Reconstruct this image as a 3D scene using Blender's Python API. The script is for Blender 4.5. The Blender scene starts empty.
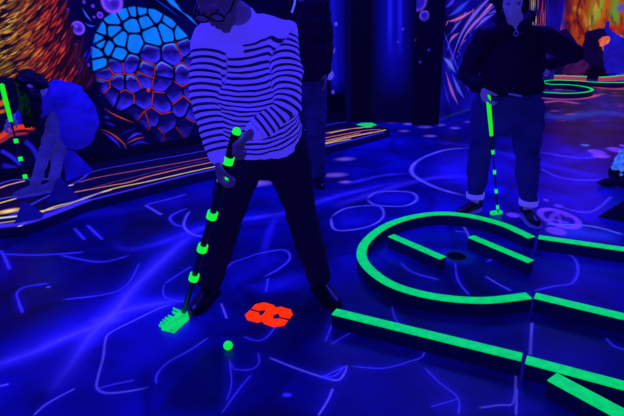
import bpy, bmesh, math, random
import numpy as np
from mathutils import Vector, Matrix, noise as mnoise
random.seed(7); rng = np.random.default_rng(7)
sc = bpy.context.scene
col = sc.collection
sc.view_settings.view_transform = 'Standard'
sc.view_settings.look = 'None'

# ------------------------------------------------------------------ camera
F, H, PITCH, ROLL = 520.0, 1.45, math.radians(20.5), 0.028
fw = Vector((0, math.cos(PITCH), -math.sin(PITCH))); r0 = Vector((1, 0, 0)); u0 = r0.cross(fw)
cR = r0*math.cos(ROLL) - u0*math.sin(ROLL); cU = r0*math.sin(ROLL) + u0*math.cos(ROLL)
cam_d = bpy.data.cameras.new('camera'); cam = bpy.data.objects.new('camera', cam_d); col.objects.link(cam)
cam_d.sensor_width = 36; cam_d.lens = F/624*36; cam_d.clip_start = .05
m = Matrix((( cR.x, cU.x, -fw.x, 0), (cR.y, cU.y, -fw.y, 0), (cR.z, cU.z, -fw.z, H), (0, 0, 0, 1)))
cam.matrix_world = m; sc.camera = cam
def ray(px, py): return cR*((px-312)/F) - cU*((py-208)/F) + fw
def G(px, py, z=0.0):                       # survey point of the photo on a level plane
    d = ray(px, py); return Vector((0, 0, H)) + d*((z-H)/d.z)
def A(px, py, Y):                           # survey point at a given depth into the room
    d = ray(px, py); return Vector((0, 0, H)) + d*(Y/d.y)

# ------------------------------------------------------------------ materials
def lin(c): return tuple(((v/255)/12.92 if v/255 <= .04045 else ((v/255+.055)/1.055)**2.4) for v in c)
def mat(name, base, rough=.6, emit=None, es=1.0, noise_amt=0.0, nscale=20., spec=.4, emit2=None):
    mt = bpy.data.materials.new(name); mt.use_nodes = True
    nt = mt.node_tree; b = nt.nodes['Principled BSDF']
    b.inputs['Base Color'].default_value = (*lin(base), 1); b.inputs['Roughness'].default_value = rough
    b.inputs['Specular IOR Level'].default_value = spec
    if emit:
        b.inputs['Emission Color'].default_value = (*lin(emit), 1); b.inputs['Emission Strength'].default_value = es
    tc = nt.nodes.new('ShaderNodeTexCoord'); nz = nt.nodes.new('ShaderNodeTexNoise')
    nz.inputs['Scale'].default_value = nscale; nz.inputs['Detail'].default_value = 4
    nt.links.new(tc.outputs['Object'], nz.inputs['Vector'])
    if noise_amt:
        rp = nt.nodes.new('ShaderNodeValToRGB'); nt.links.new(nz.outputs['Fac'], rp.inputs['Fac'])
        rp.color_ramp.elements[0].position = .3; rp.color_ramp.elements[1].position = .7
        c = lin(emit or base); c2 = lin(emit2) if emit2 else tuple(v*(1-noise_amt) for v in c)
        rp.color_ramp.elements[0].color = (*c2, 1); rp.color_ramp.elements[1].color = (*c, 1)
        nt.links.new(rp.outputs['Color'], b.inputs['Emission Color' if emit else 'Base Color'])
    bp = nt.nodes.new('ShaderNodeBump'); bp.inputs['Strength'].default_value = .12; bp.inputs['Distance'].default_value = .01
    nt.links.new(nz.outputs['Fac'], bp.inputs['Height']); nt.links.new(bp.outputs['Normal'], b.inputs['Normal'])
    return mt
def paint_mat(name, es, diff, rough, spec=.4):
    mt = bpy.data.materials.new(name); mt.use_nodes = True
    nt = mt.node_tree; b = nt.nodes['Principled BSDF']
    at = nt.nodes.new('ShaderNodeAttribute'); at.attribute_name = 'paint'
    mx = nt.nodes.new('ShaderNodeVectorMath'); mx.operation = 'SCALE'; mx.inputs['Scale'].default_value = diff
    nt.links.new(at.outputs['Color'], mx.inputs[0]); nt.links.new(mx.outputs['Vector'], b.inputs['Base Color'])
    nt.links.new(at.outputs['Color'], b.inputs['Emission Color'])
    b.inputs['Emission Strength'].default_value = es
    b.inputs['Roughness'].default_value = rough; b.inputs['Specular IOR Level'].default_value = spec
    nz = nt.nodes.new('ShaderNodeTexNoise'); nz.inputs['Scale'].default_value = 180
    tc = nt.nodes.new('ShaderNodeTexCoord'); nt.links.new(tc.outputs['Object'], nz.inputs['Vector'])
    bp = nt.nodes.new('ShaderNodeBump'); bp.inputs['Strength'].default_value = .05; bp.inputs['Distance'].default_value = .002
    nt.links.new(nz.outputs['Fac'], bp.inputs['Height']); nt.links.new(bp.outputs['Normal'], b.inputs['Normal'])
    return mt
M = {}
M['green'] = mat('fluorescent_green_paint', (0, 90, 40), .5, (0, 224, 100), .95, .5, 26., emit2=(0, 194, 96))
M['green_head'] = mat('green_head_paint', (0, 120, 40), .5, (10, 232, 110), .95, .35, 30.)
M['green_hot'] = mat('bright_green_tape', (10, 120, 10), .5, (20, 245, 60), 1.0)
M['green_grip'] = mat('bright_green_rubber', (10, 120, 10), .5, (30, 235, 20), 1.0)
M['green_ball'] = mat('fluorescent_green_ball', (10, 140, 20), .35, (10, 240, 70), .95)
M['kerb_side'] = mat('dark_painted_timber', (10, 8, 70), .6, (2, 1, 38), 1.0)
M['pink_side'] = mat('pink_painted_timber', (120, 40, 80), .6, (190, 60, 110), .7)
M['red'] = mat('fluorescent_red_vinyl', (90, 14, 0), .85, (255, 48, 6), 1.0, spec=.08)
M['skin'] = mat('skin', (120, 95, 160), .5, (22, 12, 62), 1.0)
M['skin_pale'] = mat('skin_pale', (150, 130, 190), .5, (42, 30, 130), 1.0)
M['black_cloth'] = mat('black_cloth', (16, 9, 44), .85, (4, 0, 32), 1.0, .5, 6., spec=.2)
M['jeans'] = mat('dark_denim', (30, 24, 110), .85, (8, 6, 84), 1.0, .6, 7., spec=.2)
M['jeans2'] = mat('blue_denim', (40, 30, 110), .85, (8, 5, 62), 1.0, .4, 9., spec=.2)
M['trousers'] = mat('dark_trousers', (16, 10, 56), .85, (4, 1, 38), 1.0, .4, 6., spec=.2)
M['shoe'] = mat('black_leather', (16, 12, 40), .32, spec=.6)
M['sole'] = mat('dark_rubber', (20, 16, 60), .6)
M['sole_light'] = mat('pale_rubber', (90, 80, 170), .6, (34, 24, 150), 1.0)
M['hair'] = mat('dark_hair', (12, 8, 26), .5, (1, 0, 14), 1.0)
M['frame'] = mat('black_plastic', (6, 4, 12), .25)
M['lens'] = mat('spectacle_lens', (40, 30, 90), .1, (26, 18, 90), 1.0)
M['band'] = mat('pale_sock', (150, 140, 220), .7, (70, 58, 210), 1.0)
M['metal'] = mat('dark_steel', (60, 50, 90), .3)
M['bright_metal'] = mat('pale_steel', (130, 120, 210), .3, (36, 26, 140), 1.0)
M['eye'] = mat('eye', (180, 170, 230), .2)
M['rock_blue'] = mat('blue_painted_rock', (40, 30, 190), .7, (14, 8, 150), 1.0, .75, 5.)
M['rock_dark'] = mat('dark_blue_painted_rock', (24, 20, 110), .7, (8, 6, 96), 1.0, .6, 6.)
M['rock_black'] = mat('black_painted_rock', (8, 6, 30), .8, (2, 1, 22), 1.0)
M['rock_purple'] = mat('purple_painted_rock', (60, 24, 90), .7, (76, 22, 92), .8, .7, 7.)
M['far_dark'] = mat('dark_purple_painted_rock', (20, 8, 60), .8, (16, 4, 62), 1.0, .6, 3.)
M['cone'] = mat('blue_painted_mountain', (20, 20, 150), .7, (24, 20, 190), 1.0, .7, 2.5, emit2=(22, 8, 96))
M['flame'] = mat('orange_glow_paint', (160, 60, 30), .6, (245, 130, 90), 1.0, .6, 9., emit2=(190, 40, 30))
M['pale_vein'] = mat('pale_crackle_paint', (70, 100, 190), .6, (70, 130, 245), 1.0, .9, 26., emit2=(6, 5, 60))
M['violet'] = mat('violet_edge_paint', (60, 50, 160), .5, (50, 34, 225), 1.0)
M['void'] = mat('cup_inside', (2, 2, 10), .8)
M['cup_rim'] = mat('cup_rim', (20, 40, 90), .4, (4, 22, 90), 1.0)
M['coat'] = mat('bright_blue_coat', (30, 24, 170), .8, (18, 10, 176), 1.0, .5, 6., emit2=(8, 4, 120))
M['grey_cloth'] = mat('grey_blue_cloth', (46, 42, 120), .8, (34, 28, 140), 1.0, .5, 8.)
M['tape_dark'] = mat('dark_grip_rubber', (10, 8, 30), .6)
M['cord'] = mat('pale_cord', (120, 150, 230), .6, (70, 90, 235), 1.0)

# ------------------------------------------------------------------ object helpers
def mk(name, verts, faces, mt, parent=None, smooth=True, mats=None):
    me = bpy.data.meshes.new(name); me.from_pydata([tuple(v) for v in verts], [], faces); me.update()
    for x in (mats or [mt]): me.materials.append(x)
    if smooth: me.polygons.foreach_set('use_smooth', [True]*len(me.polygons))
    o = bpy.data.objects.new(name, me); col.objects.link(o)
    if parent: o.parent = parent
    return o
def tag(o, label=None, cat=None, group=None, kind=None):
    if label: o['label'] = label
    if cat: o['category'] = cat
    if group: o['group'] = group
    if kind: o['kind'] = kind
    return o
def empty(name, loc, label, cat, group=None):
    o = bpy.data.objects.new(name, None); col.objects.link(o); o.location = loc; o.empty_display_size = .1
    return tag(o, label, cat, group)
def adopt(ch, root):
    ch.parent = root
    if root.type == 'EMPTY': ch.matrix_parent_inverse = Matrix.Translation(-Vector(root.location))
    return ch
def bevel_mod(o, w=.004, seg=2):
    b = o.modifiers.new('bevel', 'BEVEL'); b.width = w; b.segments = seg; b.limit_method = 'ANGLE'; return o

class L:                                     # collects lofts, builds one mesh
    def __init__(s): s.v = []; s.f = []
    def tube(s, pts, rad, ax=None, n=14, cap=True):
        pts = [Vector(p) for p in pts]; k = len(pts)
        rad = [(r, r) if not isinstance(r, (tuple, list)) else r for r in rad]
        ring = []
        prev = None
        secs = []
        for i in range(k):
            t = (pts[min(i+1, k-1)] - pts[max(i-1, 0)]).normalized()
            a = Vector(ax[i] if isinstance(ax, list) else ax) if ax is not None else (prev or (Vector((1, 0, 0)) if abs(t.x) < .8 else Vector((0, 1, 0))))
            x = (a - t*a.dot(t)).normalized(); prev = x; y = t.cross(x)
            secs.append((pts[i], rad[i], x, y, t))
        full = []
        if cap:
            p, r, x, y, t = secs[0]
            for ph in (75, 45, 20):
                c = math.cos(math.radians(ph)); h = math.sin(math.radians(ph)); full.append((p - t*min(r)*h*.9, (r[0]*c, r[1]*c), x, y))
        for p, r, x, y, t in secs: full.append((p, r, x, y))
        if cap:
            p, r, x, y, t = secs[-1]
            for ph in (20, 45, 75):
                c = math.cos(math.radians(ph)); h = math.sin(math.radians(ph)); full.append((p + t*min(r)*h*.9, (r[0]*c, r[1]*c), x, y))
        b = len(s.v)
        for p, r, x, y in full:
            for j in range(n):
                a = 2*math.pi*j/n; s.v.append(p + x*(r[0]*math.cos(a)) + y*(r[1]*math.sin(a)))
        for i in range(len(full)-1):
            for j in range(n):
                j2 = (j+1) % n; s.f.append((b+i*n+j, b+i*n+j2, b+(i+1)*n+j2, b+(i+1)*n+j))
        s.f.append(tuple(b+j for j in reversed(range(n)))); e = b+(len(full)-1)*n; s.f.append(tuple(e+j for j in range(n)))
        return s
    def ell(s, c, rx, ry, rz, X=Vector((1, 0, 0)), Y=Vector((0, 1, 0)), Z=Vector((0, 0, 1)), n=14):
        c = Vector(c); b = len(s.v); rings = n//2+1
        for i in range(rings):
            ph = -math.pi/2 + math.pi*(i+.0)/(rings-1)
            ph = max(min(ph, 1.5), -1.5)
            for j in range(n):
                a = 2*math.pi*j/n
                s.v.append(c + X*(rx*math.cos(ph)*math.cos(a)) + Y*(ry*math.cos(ph)*math.sin(a)) + Z*(rz*math.sin(ph)))
        for i in range(rings-1):
            for j in range(n):
                j2 = (j+1) % n; s.f.append((b+i*n+j, b+i*n+j2, b+(i+1)*n+j2, b+(i+1)*n+j))
        s.f.append(tuple(b+j for j in reversed(range(n)))); e = b+(rings-1)*n; s.f.append(tuple(e+j for j in range(n)))
        return s
    def box(s, c, hx, hy, hz, X=Vector((1, 0, 0)), Y=Vector((0, 1, 0)), Z=Vector((0, 0, 1))):
        b = len(s.v); c = Vector(c)
        for i in (-1, 1):
            for j in (-1, 1):
                for k in (-1, 1): s.v.append(c + X*(hx*i) + Y*(hy*j) + Z*(hz*k))
        for f in ((0, 1, 3, 2), (4, 6, 7, 5), (0, 4, 5, 1), (2, 3, 7, 6), (0, 2, 6, 4), (1, 5, 7, 3)): s.f.append(tuple(b+i for i in f))
        return s
    def make(s, name, mt, parent=None, smooth=True): return adopt(mk(name, s.v, s.f, mt, None, smooth), parent) if parent else mk(name, s.v, s.f, mt, None, smooth)
    def fuse(s, name, mt, parent=None, voxel=.01, it=4, wr=0.0, wscale=9.0, seed=0):   # one continuous surface
        o = mk('tmp', s.v, s.f, mt)
        r = o.modifiers.new('r', 'REMESH'); r.mode = 'VOXEL'; r.voxel_size = voxel; r.use_smooth_shade = True
        sm = o.modifiers.new('s', 'SMOOTH'); sm.factor = .5; sm.iterations = it
        dg = bpy.context.evaluated_depsgraph_get()
        me = bpy.data.meshes.new_from_object(o.evaluated_get(dg), depsgraph=dg)
        old = o.data; bpy.data.objects.remove(o); bpy.data.meshes.remove(old)
        me.name = name
        if not me.materials: me.materials.append(mt)
        if wr:
            nn = len(me.vertices); nv = [None]*nn
            for i, v in enumerate(me.vertices):
                q = v.co*wscale + Vector((seed*3.1, seed*1.7, 0)); q2 = Vector((q.x, q.y, q.z*1.9))
                d = mnoise.noise(q2) + .5*mnoise.noise(q2*2.3); nv[i] = v.co + v.normal*(d*wr)
            for i, v in enumerate(me.vertices): v.co = nv[i]
        me.polygons.foreach_set('use_smooth', [True]*len(me.polygons)); me.update()
        ob = bpy.data.objects.new(name, me); col.objects.link(ob)
        if parent: adopt(ob, parent)
        return ob

def catmull(p, n=6, closed=False):
    p = [Vector(q) for q in p]; out = []
    for i in range(len(p)-1):
        a = p[max(i-1, 0)]; b = p[i]; c = p[i+1]; d = p[min(i+2, len(p)-1)]
        for k in range(n):
            t = k/n
            out.append(.5*((2*b) + (c-a)*t + (2*a-5*b+4*c-d)*t*t + (3*b-a-3*c+d)*t**3))
    out.append(p[-1]); return out

# ------------------------------------------------------------------ painting on surfaces (printed floor and murals)
class Paint:
    def __init__(s, pts, base): s.p = pts; s.c = np.tile(np.array(lin(base)), (len(pts), 1))
    def dist(s, poly, pad):
        poly = np.array([(q[0], q[1]) for q in poly], float)
        lo = poly.min(0)-pad; hi = poly.max(0)+pad
        idx = np.nonzero((s.p[:, 0] > lo[0]) & (s.p[:, 0] < hi[0]) & (s.p[:, 1] > lo[1]) & (s.p[:, 1] < hi[1]))[0]
        q = s.p[idx]; best = np.full(len(idx), 1e9); tt = np.zeros(len(idx))
        seg = np.linalg.norm(np.diff(poly, axis=0), axis=1); tot = max(seg.sum(), 1e-9); acc = 0
        for i in range(len(poly)-1):
            a, b = poly[i], poly[i+1]; d = b-a; l2 = max(d@d, 1e-12)
            t = np.clip(((q-a)@d)/l2, 0, 1); ds = np.linalg.norm(q-(a+t[:, None]*d), axis=1)
            m_ = ds < best; best[m_] = ds[m_]; tt[m_] = ((acc+t*seg[i])/tot)[m_]; acc += seg[i]
        return idx, best, tt
    def stroke(s, poly, w, c, a=1.0, soft=.4, fade=0.0, taper=0.0, add=False):
        idx, d, t = s.dist(poly, w*1.05)
        ww = w*np.ones(len(idx))
        if taper: ww = w*np.clip(np.minimum(t, 1-t)/taper, 0.12, 1)
        al = np.clip((1-d/ww)/max(soft, 1e-3), 0, 1); al = al*al*(3-2*al)*a
        if fade: al *= np.clip(np.minimum(t, 1-t)/fade, 0, 1)
        cc = np.array(lin(c))
        if add: s.c[idx] += al[:, None]*cc
        else: s.c[idx] = s.c[idx]*(1-al[:, None]) + cc*al[:, None]
    def blob(s, c, rx, ry, colr, a=1.0, soft=.3, ang=0.0, ring=0.0, add=False):
        R_ = max(rx, ry)*1.05
        idx = np.nonzero((abs(s.p[:, 0]-c[0]) < R_) & (abs(s.p[:, 1]-c[1]) < R_))[0]
        q = s.p[idx]-np.array([c[0], c[1]]); ca, sa = math.cos(ang), math.sin(ang)
        x = (q[:, 0]*ca+q[:, 1]*sa)/rx; y = (-q[:, 0]*sa+q[:, 1]*ca)/ry; d = np.sqrt(x*x+y*y)
        if ring: d = abs(d-(1-ring))/ring
        al = np.clip((1-d)/soft, 0, 1); al = al*al*(3-2*al)*a; cc = np.array(lin(colr))
        if add: s.c[idx] += al[:, None]*cc
        else: s.c[idx] = s.c[idx]*(1-al[:, None]) + cc*al[:, None]
    def poly(s, pts, colr, a=1.0, soft=.01):
        pts = [(q[0], q[1]) for q in pts]
        P_ = np.array(pts+[pts[0]]); lo = P_.min(0); hi = P_.max(0)
        idx = np.nonzero((s.p[:, 0] > lo[0]) & (s.p[:, 0] < hi[0]) & (s.p[:, 1] > lo[1]) & (s.p[:, 1] < hi[1]))[0]
        q = s.p[idx]; ins = np.zeros(len(idx), bool)
        for i in range(len(P_)-1):
            a_, b_ = P_[i], P_[i+1]
            c_ = ((a_[1] > q[:, 1]) != (b_[1] > q[:, 1])) & (q[:, 0] < (b_[0]-a_[0])*(q[:, 1]-a_[1])/((b_[1]-a_[1]) or 1e-9)+a_[0])
            ins ^= c_
        idx = idx[ins]; best = np.full(len(idx), 1e9); q = s.p[idx]
        for i in range(len(P_)-1):
            a_, b_ = P_[i], P_[i+1]; d = b_-a_; t = np.clip(((q-a_)@d)/max(d@d, 1e-12), 0, 1)
            best = np.minimum(best, np.linalg.norm(q-(a_+t[:, None]*d), axis=1))
        al = np.clip(best/soft, 0, 1)*a
        s.c[idx] = s.c[idx]*(1-al[:, None]) + np.array(lin(colr))*al[:, None]
        return idx, best
    def apply(s, o):
        at = o.data.attributes.new('paint', 'FLOAT_COLOR', 'POINT')
        at.data.foreach_set('color', np.concatenate([np.clip(s.c, 0, 4), np.ones((len(s.c), 1))], 1).astype(np.float32).ravel())
def hash2(ix, iy, k=0):
    v = np.sin(ix*127.1+iy*311.7+k*74.7)*43758.5453; return v-np.floor(v)
def vnoise(p, sc_, k=0):
    q = p*sc_; i = np.floor(q); f = q-i; f = f*f*(3-2*f)
    a = hash2(i[:, 0], i[:, 1], k); b = hash2(i[:, 0]+1, i[:, 1], k); c = hash2(i[:, 0], i[:, 1]+1, k); d = hash2(i[:, 0]+1, i[:, 1]+1, k)
    return (a*(1-f[:, 0])+b*f[:, 0])*(1-f[:, 1])+(c*(1-f[:, 0])+d*f[:, 0])*f[:, 1]
def fbm(p, s_, k=0): return vnoise(p, s_, k)*.55+vnoise(p, s_*2.1, k+1)*.28+vnoise(p, s_*4.3, k+2)*.17
def voro(p, s_, k=0):
    q = p*s_; i = np.floor(q); d1 = np.full(len(p), 9.); d2 = np.full(len(p), 9.); idv = np.zeros(len(p))
    for dx in (-2, -1, 0, 1, 2):
        for dy in (-2, -1, 0, 1, 2):
            cx = i[:, 0]+dx; cy = i[:, 1]+dy
            ax = cx+.15+.7*hash2(cx, cy, k); ay = cy+.15+.7*hash2(cx, cy, k+9)
            d = np.hypot(q[:, 0]-ax, q[:, 1]-ay); h = hash2(cx, cy, k+5)
            m_ = d < d1; d2 = np.where(m_, d1, np.minimum(d2, d)); idv = np.where(m_, h, idv); d1 = np.where(m_, d, d1)
    return d1, d2, idv
def grid_mesh(name, P, mt):                  # P: (nu, nv, 3) array
    nu, nv = P.shape[:2]; me = bpy.data.meshes.new(name)
    i = np.arange(nu*nv).reshape(nu, nv)
    f = np.stack([i[:-1, :-1], i[1:, :-1], i[1:, 1:], i[:-1, 1:]], -1).reshape(-1, 4)
    me.vertices.add(nu*nv); me.vertices.foreach_set('co', P.reshape(-1).astype(np.float32))
    me.loops.add(f.size); me.loops.foreach_set('vertex_index', f.ravel().astype(np.int32))
    me.polygons.add(len(f)); me.polygons.foreach_set('loop_start', (np.arange(len(f))*4).astype(np.int32))
    me.polygons.foreach_set('loop_total', np.full(len(f), 4, np.int32)) if hasattr(me.polygons[0], 'loop_total') and False else None
    me.update(calc_edges=True); me.validate()
    me.materials.append(mt)
    o = bpy.data.objects.new(name, me); col.objects.link(o); return o

exec_parts = []
# ================================================================== FLOOR
th = np.linspace(-1.25, 1.25, 1150)
dep = np.linspace(math.atan(1.45/.8), math.atan(1.45/17), 900); rr = 1.45/np.tan(dep)
RR, TH = np.meshgrid(rr, th)
P = np.stack([RR*np.sin(TH), RR*np.cos(TH), np.zeros_like(RR)], -1)
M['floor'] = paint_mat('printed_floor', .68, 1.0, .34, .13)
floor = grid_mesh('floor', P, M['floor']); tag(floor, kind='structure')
pf = Paint(P.reshape(-1, 3)[:, :2], (3, 2, 70))
q = pf.p
# printed flagstones: soft cloudy plates with darker joints
d1, d2, idv = voro(q + .12*np.stack([vnoise(q, 3, 3), vnoise(q, 3, 8)], 1), 1.9, 2)
cl = fbm(q, 1.1, 4); cl2 = fbm(q, 3.2, 14)
lo_ = np.array(lin((1, 1, 44))); hi_ = np.array(lin((8, 7, 176)))
k = np.clip(.08 + .85*np.clip((cl-.3)*2.0, 0, 1)*(.55+.45*idv) + .25*(cl2-.5), 0, 1)
e = np.clip((d2-d1)/.16, 0, 1); k = k*(.55+.45*e)
pf.c = lo_ + (hi_-lo_)*k[:, None]
LB = (78, 66, 250); LB2 = (46, 36, 215); GL = (34, 24, 205)
def gl(pts, z=0): return [G(x, y, z) for x, y in pts]
def fs(pts, w=1.0, c=LB, a=.9, soft=.8, fade=.08, smooth=False):
    p = gl(pts); mid = p[len(p)//2]; sc_ = (mid.xy - Vector((0, 0))).length
    p = catmull(p, 5) if (smooth or len(p) > 2) else p
    pf.stroke([(v.x, v.y) for v in p], max(w*.0040*max(sc_, 1.6), .00100*sc_*sc_), c, a, soft, fade)
def glow(pts, w, c=GL, a=.55, fade=.25):
    p = catmull(gl(pts), 4); pf.stroke([(v.x, v.y) for v in p], w, c, a, 1.0, fade)
def plate(pts, c, a=.5, soft=.12): pf.poly([(v.x, v.y) for v in gl(pts)], c, a, soft)
# dark plates
plate([(0, 255), (60, 225), (110, 232), (90, 262), (20, 285), (0, 290)], (3, 2, 78), .7, .1)
plate([(250, 300), (335, 305), (335, 340), (300, 345), (262, 340), (243, 336)], (2, 1, 60), .8, .06)
plate([(275, 352), (340, 330), (420, 345), (520, 372), (516, 416), (330, 416), (338, 388), (268, 358)], (4, 2, 92), .6, .08)
plate([(330, 395), (440, 350), (520, 365), (518, 416), (325, 416)], (6, 3, 105), .5, .1)
plate([(160, 390), (215, 340), (250, 372), (222, 416), (150, 416)], (2, 1, 66), .8, .06)
plate([(536, 250), (624, 262), (624, 300), (538, 290)], (9, 5, 140), .6, .08)
plate([(0, 370), (50, 350), (60, 394), (35, 416), (0, 416)], (3, 2, 72), .6, .1)
# light plates
plate([(173, 303), (135, 320), (112, 330), (105, 345), (98, 375), (97, 389), (130, 380), (160, 375), (205, 338), (215, 315)], (14, 9, 176), .75, .12)
plate([(222, 262), (242, 258), (261, 253), (285, 251), (290, 259), (265, 276), (232, 290), (222, 284)], (12, 8, 165), .6, .08)
plate([(240, 286), (290, 270), (318, 272), (310, 290), (262, 298)], (22, 14, 200), .6, .12)
plate([(331, 217), (347, 208), (378, 206), (383, 217), (367, 227), (336, 230)], (13, 9, 170), .6, .08)
plate([(367, 199), (378, 192), (409, 192), (417, 199), (404, 206), (372, 205)], (20, 14, 190), .6, .08)
plate([(412, 173), (419, 160), (445, 150), (471, 148), (520, 152), (530, 175), (500, 192), (466, 196), (435, 186)], (26, 16, 205), .6, .35)
plate([(545, 195), (600, 185), (624, 190), (624, 218), (585, 224), (550, 208)], (26, 18, 215), .65, .2)
plate([(536, 226), (570, 224), (624, 232), (624, 245), (560, 238)], (18, 50, 215), .7, .12)
plate([(540, 172), (575, 176), (600, 180), (590, 192), (545, 190)], (12, 8, 160), .5, .12)
# glowing energy veins printed across the slabs
V1 = [(-40, 380), (0, 364), (34, 352), (67, 337), (101, 323), (118, 313), (150, 305), (195, 299)]
V2 = [(45, 398), (67, 370), (90, 336), (104, 322), (118, 308), (132, 290), (146, 276), (168, 255), (190, 236), (205, 228)]
for w_, c_, a_ in ((.26, (16, 11, 178), .55), (.14, (38, 27, 214), .7), (.07, (60, 46, 235), .6), (.025, (84, 66, 248), .45)):
    glow(V1, w_, c_, a_); glow(V2, w_, c_, a_)
pf.blob(G(106, 320).xy, .11, .06, (74, 58, 245), .75, 1.0)
V3 = [(110, 240), (125, 249), (150, 246), (185, 234), (227, 222), (290, 212), (330, 198), (375, 187), (415, 178)]
for w_, c_, a_ in ((.20, (18, 12, 178), .6), (.06, (52, 40, 226), .55)): glow(V3, w_, c_, a_)
V4 = [(290, 208), (276, 218), (268, 236), (262, 262)]; glow(V4, .05, (30, 22, 205), .6)
glow([(30, 208), (80, 214), (150, 205), (200, 196), (216, 190)], .2, (16, 10, 165), .5)
glow([(330, 208), (420, 180), (480, 176)], .08, (60, 40, 220), .5)
glow([(412, 173), (380, 176), (340, 186)], .06, (50, 38, 220), .6)
glow([(420, 140), (470, 146), (535, 162), (600, 178), (640, 196)], .12, (40, 26, 205), .5)
glow([(540, 168), (570, 160), (600, 150), (640, 148)], .12, (26, 16, 170), .6)
# chalky outlines
S_ = [
 ([(174, 304), (160, 308), (135, 320), (113, 331), (106, 338), (103, 358), (98, 377), (97, 388), (107, 393), (130, 391), (150, 387)], 1.35, LB),
 ([(97, 389), (115, 384), (135, 380)], 1.3, LB2), ([(209, 337), (190, 350), (170, 361), (160, 370), (156, 378), (157, 385)], 1.2, LB2),
 ([(50, 283), (25, 287), (17, 293), (18, 300), (23, 314)], 1.0, LB2), ([(33, 416), (48, 403), (76, 388)], 1.3, LB), ([(0, 386), (9, 384)], 1.2, LB),
 ([(0, 250), (4, 256), (10, 270)], 1.2, LB2), ([(3, 254), (40, 255), (85, 252)], 1.1, LB2), ([(74, 228), (85, 240)], .9, LB2), ([(87, 225), (103, 240)], .9, LB2),
 ([(145, 205), (162, 215)], 1.0, LB), ([(145, 205), (165, 200), (188, 194)], .9, LB2),
 ([(190, 211), (186, 217), (184, 226), (192, 234), (206, 237)], 1.0, LB), ([(188, 208), (174, 214), (170, 219), (176, 225), (184, 226)], .9, LB2),
 ([(164, 284), (164, 296), (178, 301), (190, 301)], .9, LB2), ([(164, 284), (176, 276), (192, 266)], .9, LB2), ([(222, 272), (232, 263), (243, 259), (261, 253), (284, 250), (290, 258), (280, 268), (262, 278)], .9, LB2),
 ([(221, 303), (227, 319)], 1.1, LB), ([(243, 336), (253, 340), (262, 340), (270, 334), (277, 324)], 1.0, LB2), ([(268, 278), (266, 292)], .9, LB2),
 ([(231, 362), (233, 368), (241, 370), (252, 369), (259, 363), (258, 352)], 1.0, LB2), ([(229, 358), (231, 372), (231, 387), (226, 402)], .8, LB2), ([(252, 374), (240, 388), (221, 414)], .9, LB2),
 ([(268, 357), (285, 364), (301, 370), (322, 377), (338, 380), (345, 372), (347, 364)], 1.5, LB), ([(345, 366), (334, 376), (318, 376)], 1.3, LB2), ([(333, 388), (328, 400), (318, 416)], 1.4, LB),
 ([(333, 323), (325, 342)], .9, LB2), ([(532, 322), (531, 340), (530, 356)], 1.5, LB), ([(516, 374), (515, 392), (512, 404), (500, 405), (478, 408)], 1.4, LB), ([(517, 388), (516, 416)], 1.2, LB),
 ([(424, 367), (440, 383), (458, 398), (458, 416)], 1.1, LB2), ([(458, 399), (430, 407)], .9, LB2), ([(414, 361), (422, 357), (425, 350)], .9, LB2), ([(350, 366), (385, 368), (420, 358)], .9, LB2), ([(320, 378), (346, 366)], 1.0, LB2),
 ([(485, 276), (500, 285), (512, 291)], 1.0, LB), ([(533, 291), (555, 286), (572, 283), (578, 271), (574, 258), (560, 250)], 1.0, LB2), ([(606, 338), (614, 346), (626, 350)], 1.1, LB2),
 ([(400, 262), (412, 272), (440, 280)], .9, LB2), ([(455, 262), (458, 280), (470, 296)], .8, LB2), ([(486, 262), (500, 256), (512, 254)], .8, LB2), ([(392, 306), (395, 318), (402, 326)], .9, LB2),
 ([(331, 217), (347, 208), (378, 206), (383, 217), (367, 227), (336, 230), (331, 217)], 1.0, LB), ([(367, 199), (378, 192), (409, 192), (417, 199), (404, 206), (376, 205), (367, 199)], .9, LB),
 ([(466, 196), (435, 187), (412, 173), (419, 160), (445, 150), (471, 148)], 1.3, LB), ([(455, 231), (466, 232)], .8, LB2), ([(463, 225), (470, 238)], .8, LB),
 ([(540, 168), (562, 178), (597, 180), (624, 176)], 1.1, LB2), ([(540, 152), (580, 158), (610, 155)], .8, LB2), ([(545, 224), (590, 226), (624, 235)], 1.0, (70, 110, 245)),
 ([(560, 207), (590, 212), (612, 196)], 1.2, (60, 46, 230)), ([(330, 345), (360, 330), (390, 340)], .8, LB2), ([(60, 255), (100, 262), (130, 255)], .8, LB2), ([(140, 262), (120, 290), (60, 300)], .6, LB2),
]
for pts, w_, c_ in S_:
    fs([(x+.0, y) for x, y in pts], w_*.66, tuple(min(255, v*1.15+20) for v in c_), .82)
    p = gl(pts); pf.stroke([(v.x, v.y) for v in p], .05, (16, 10, 165), .35, 1.0, .1)
fs([(285, 395), (289, 395)], 2.6, LB2, .9, .8, 0); fs([(48, 287), (49, 287)], 1.3, LB, .8, .8, 0)
pf.blob(G(456, 257).xy, .17, .15, (6, 52, 190), .75, 1.0)  # soft teal glow around the hole, painted into the floor colour
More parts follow.
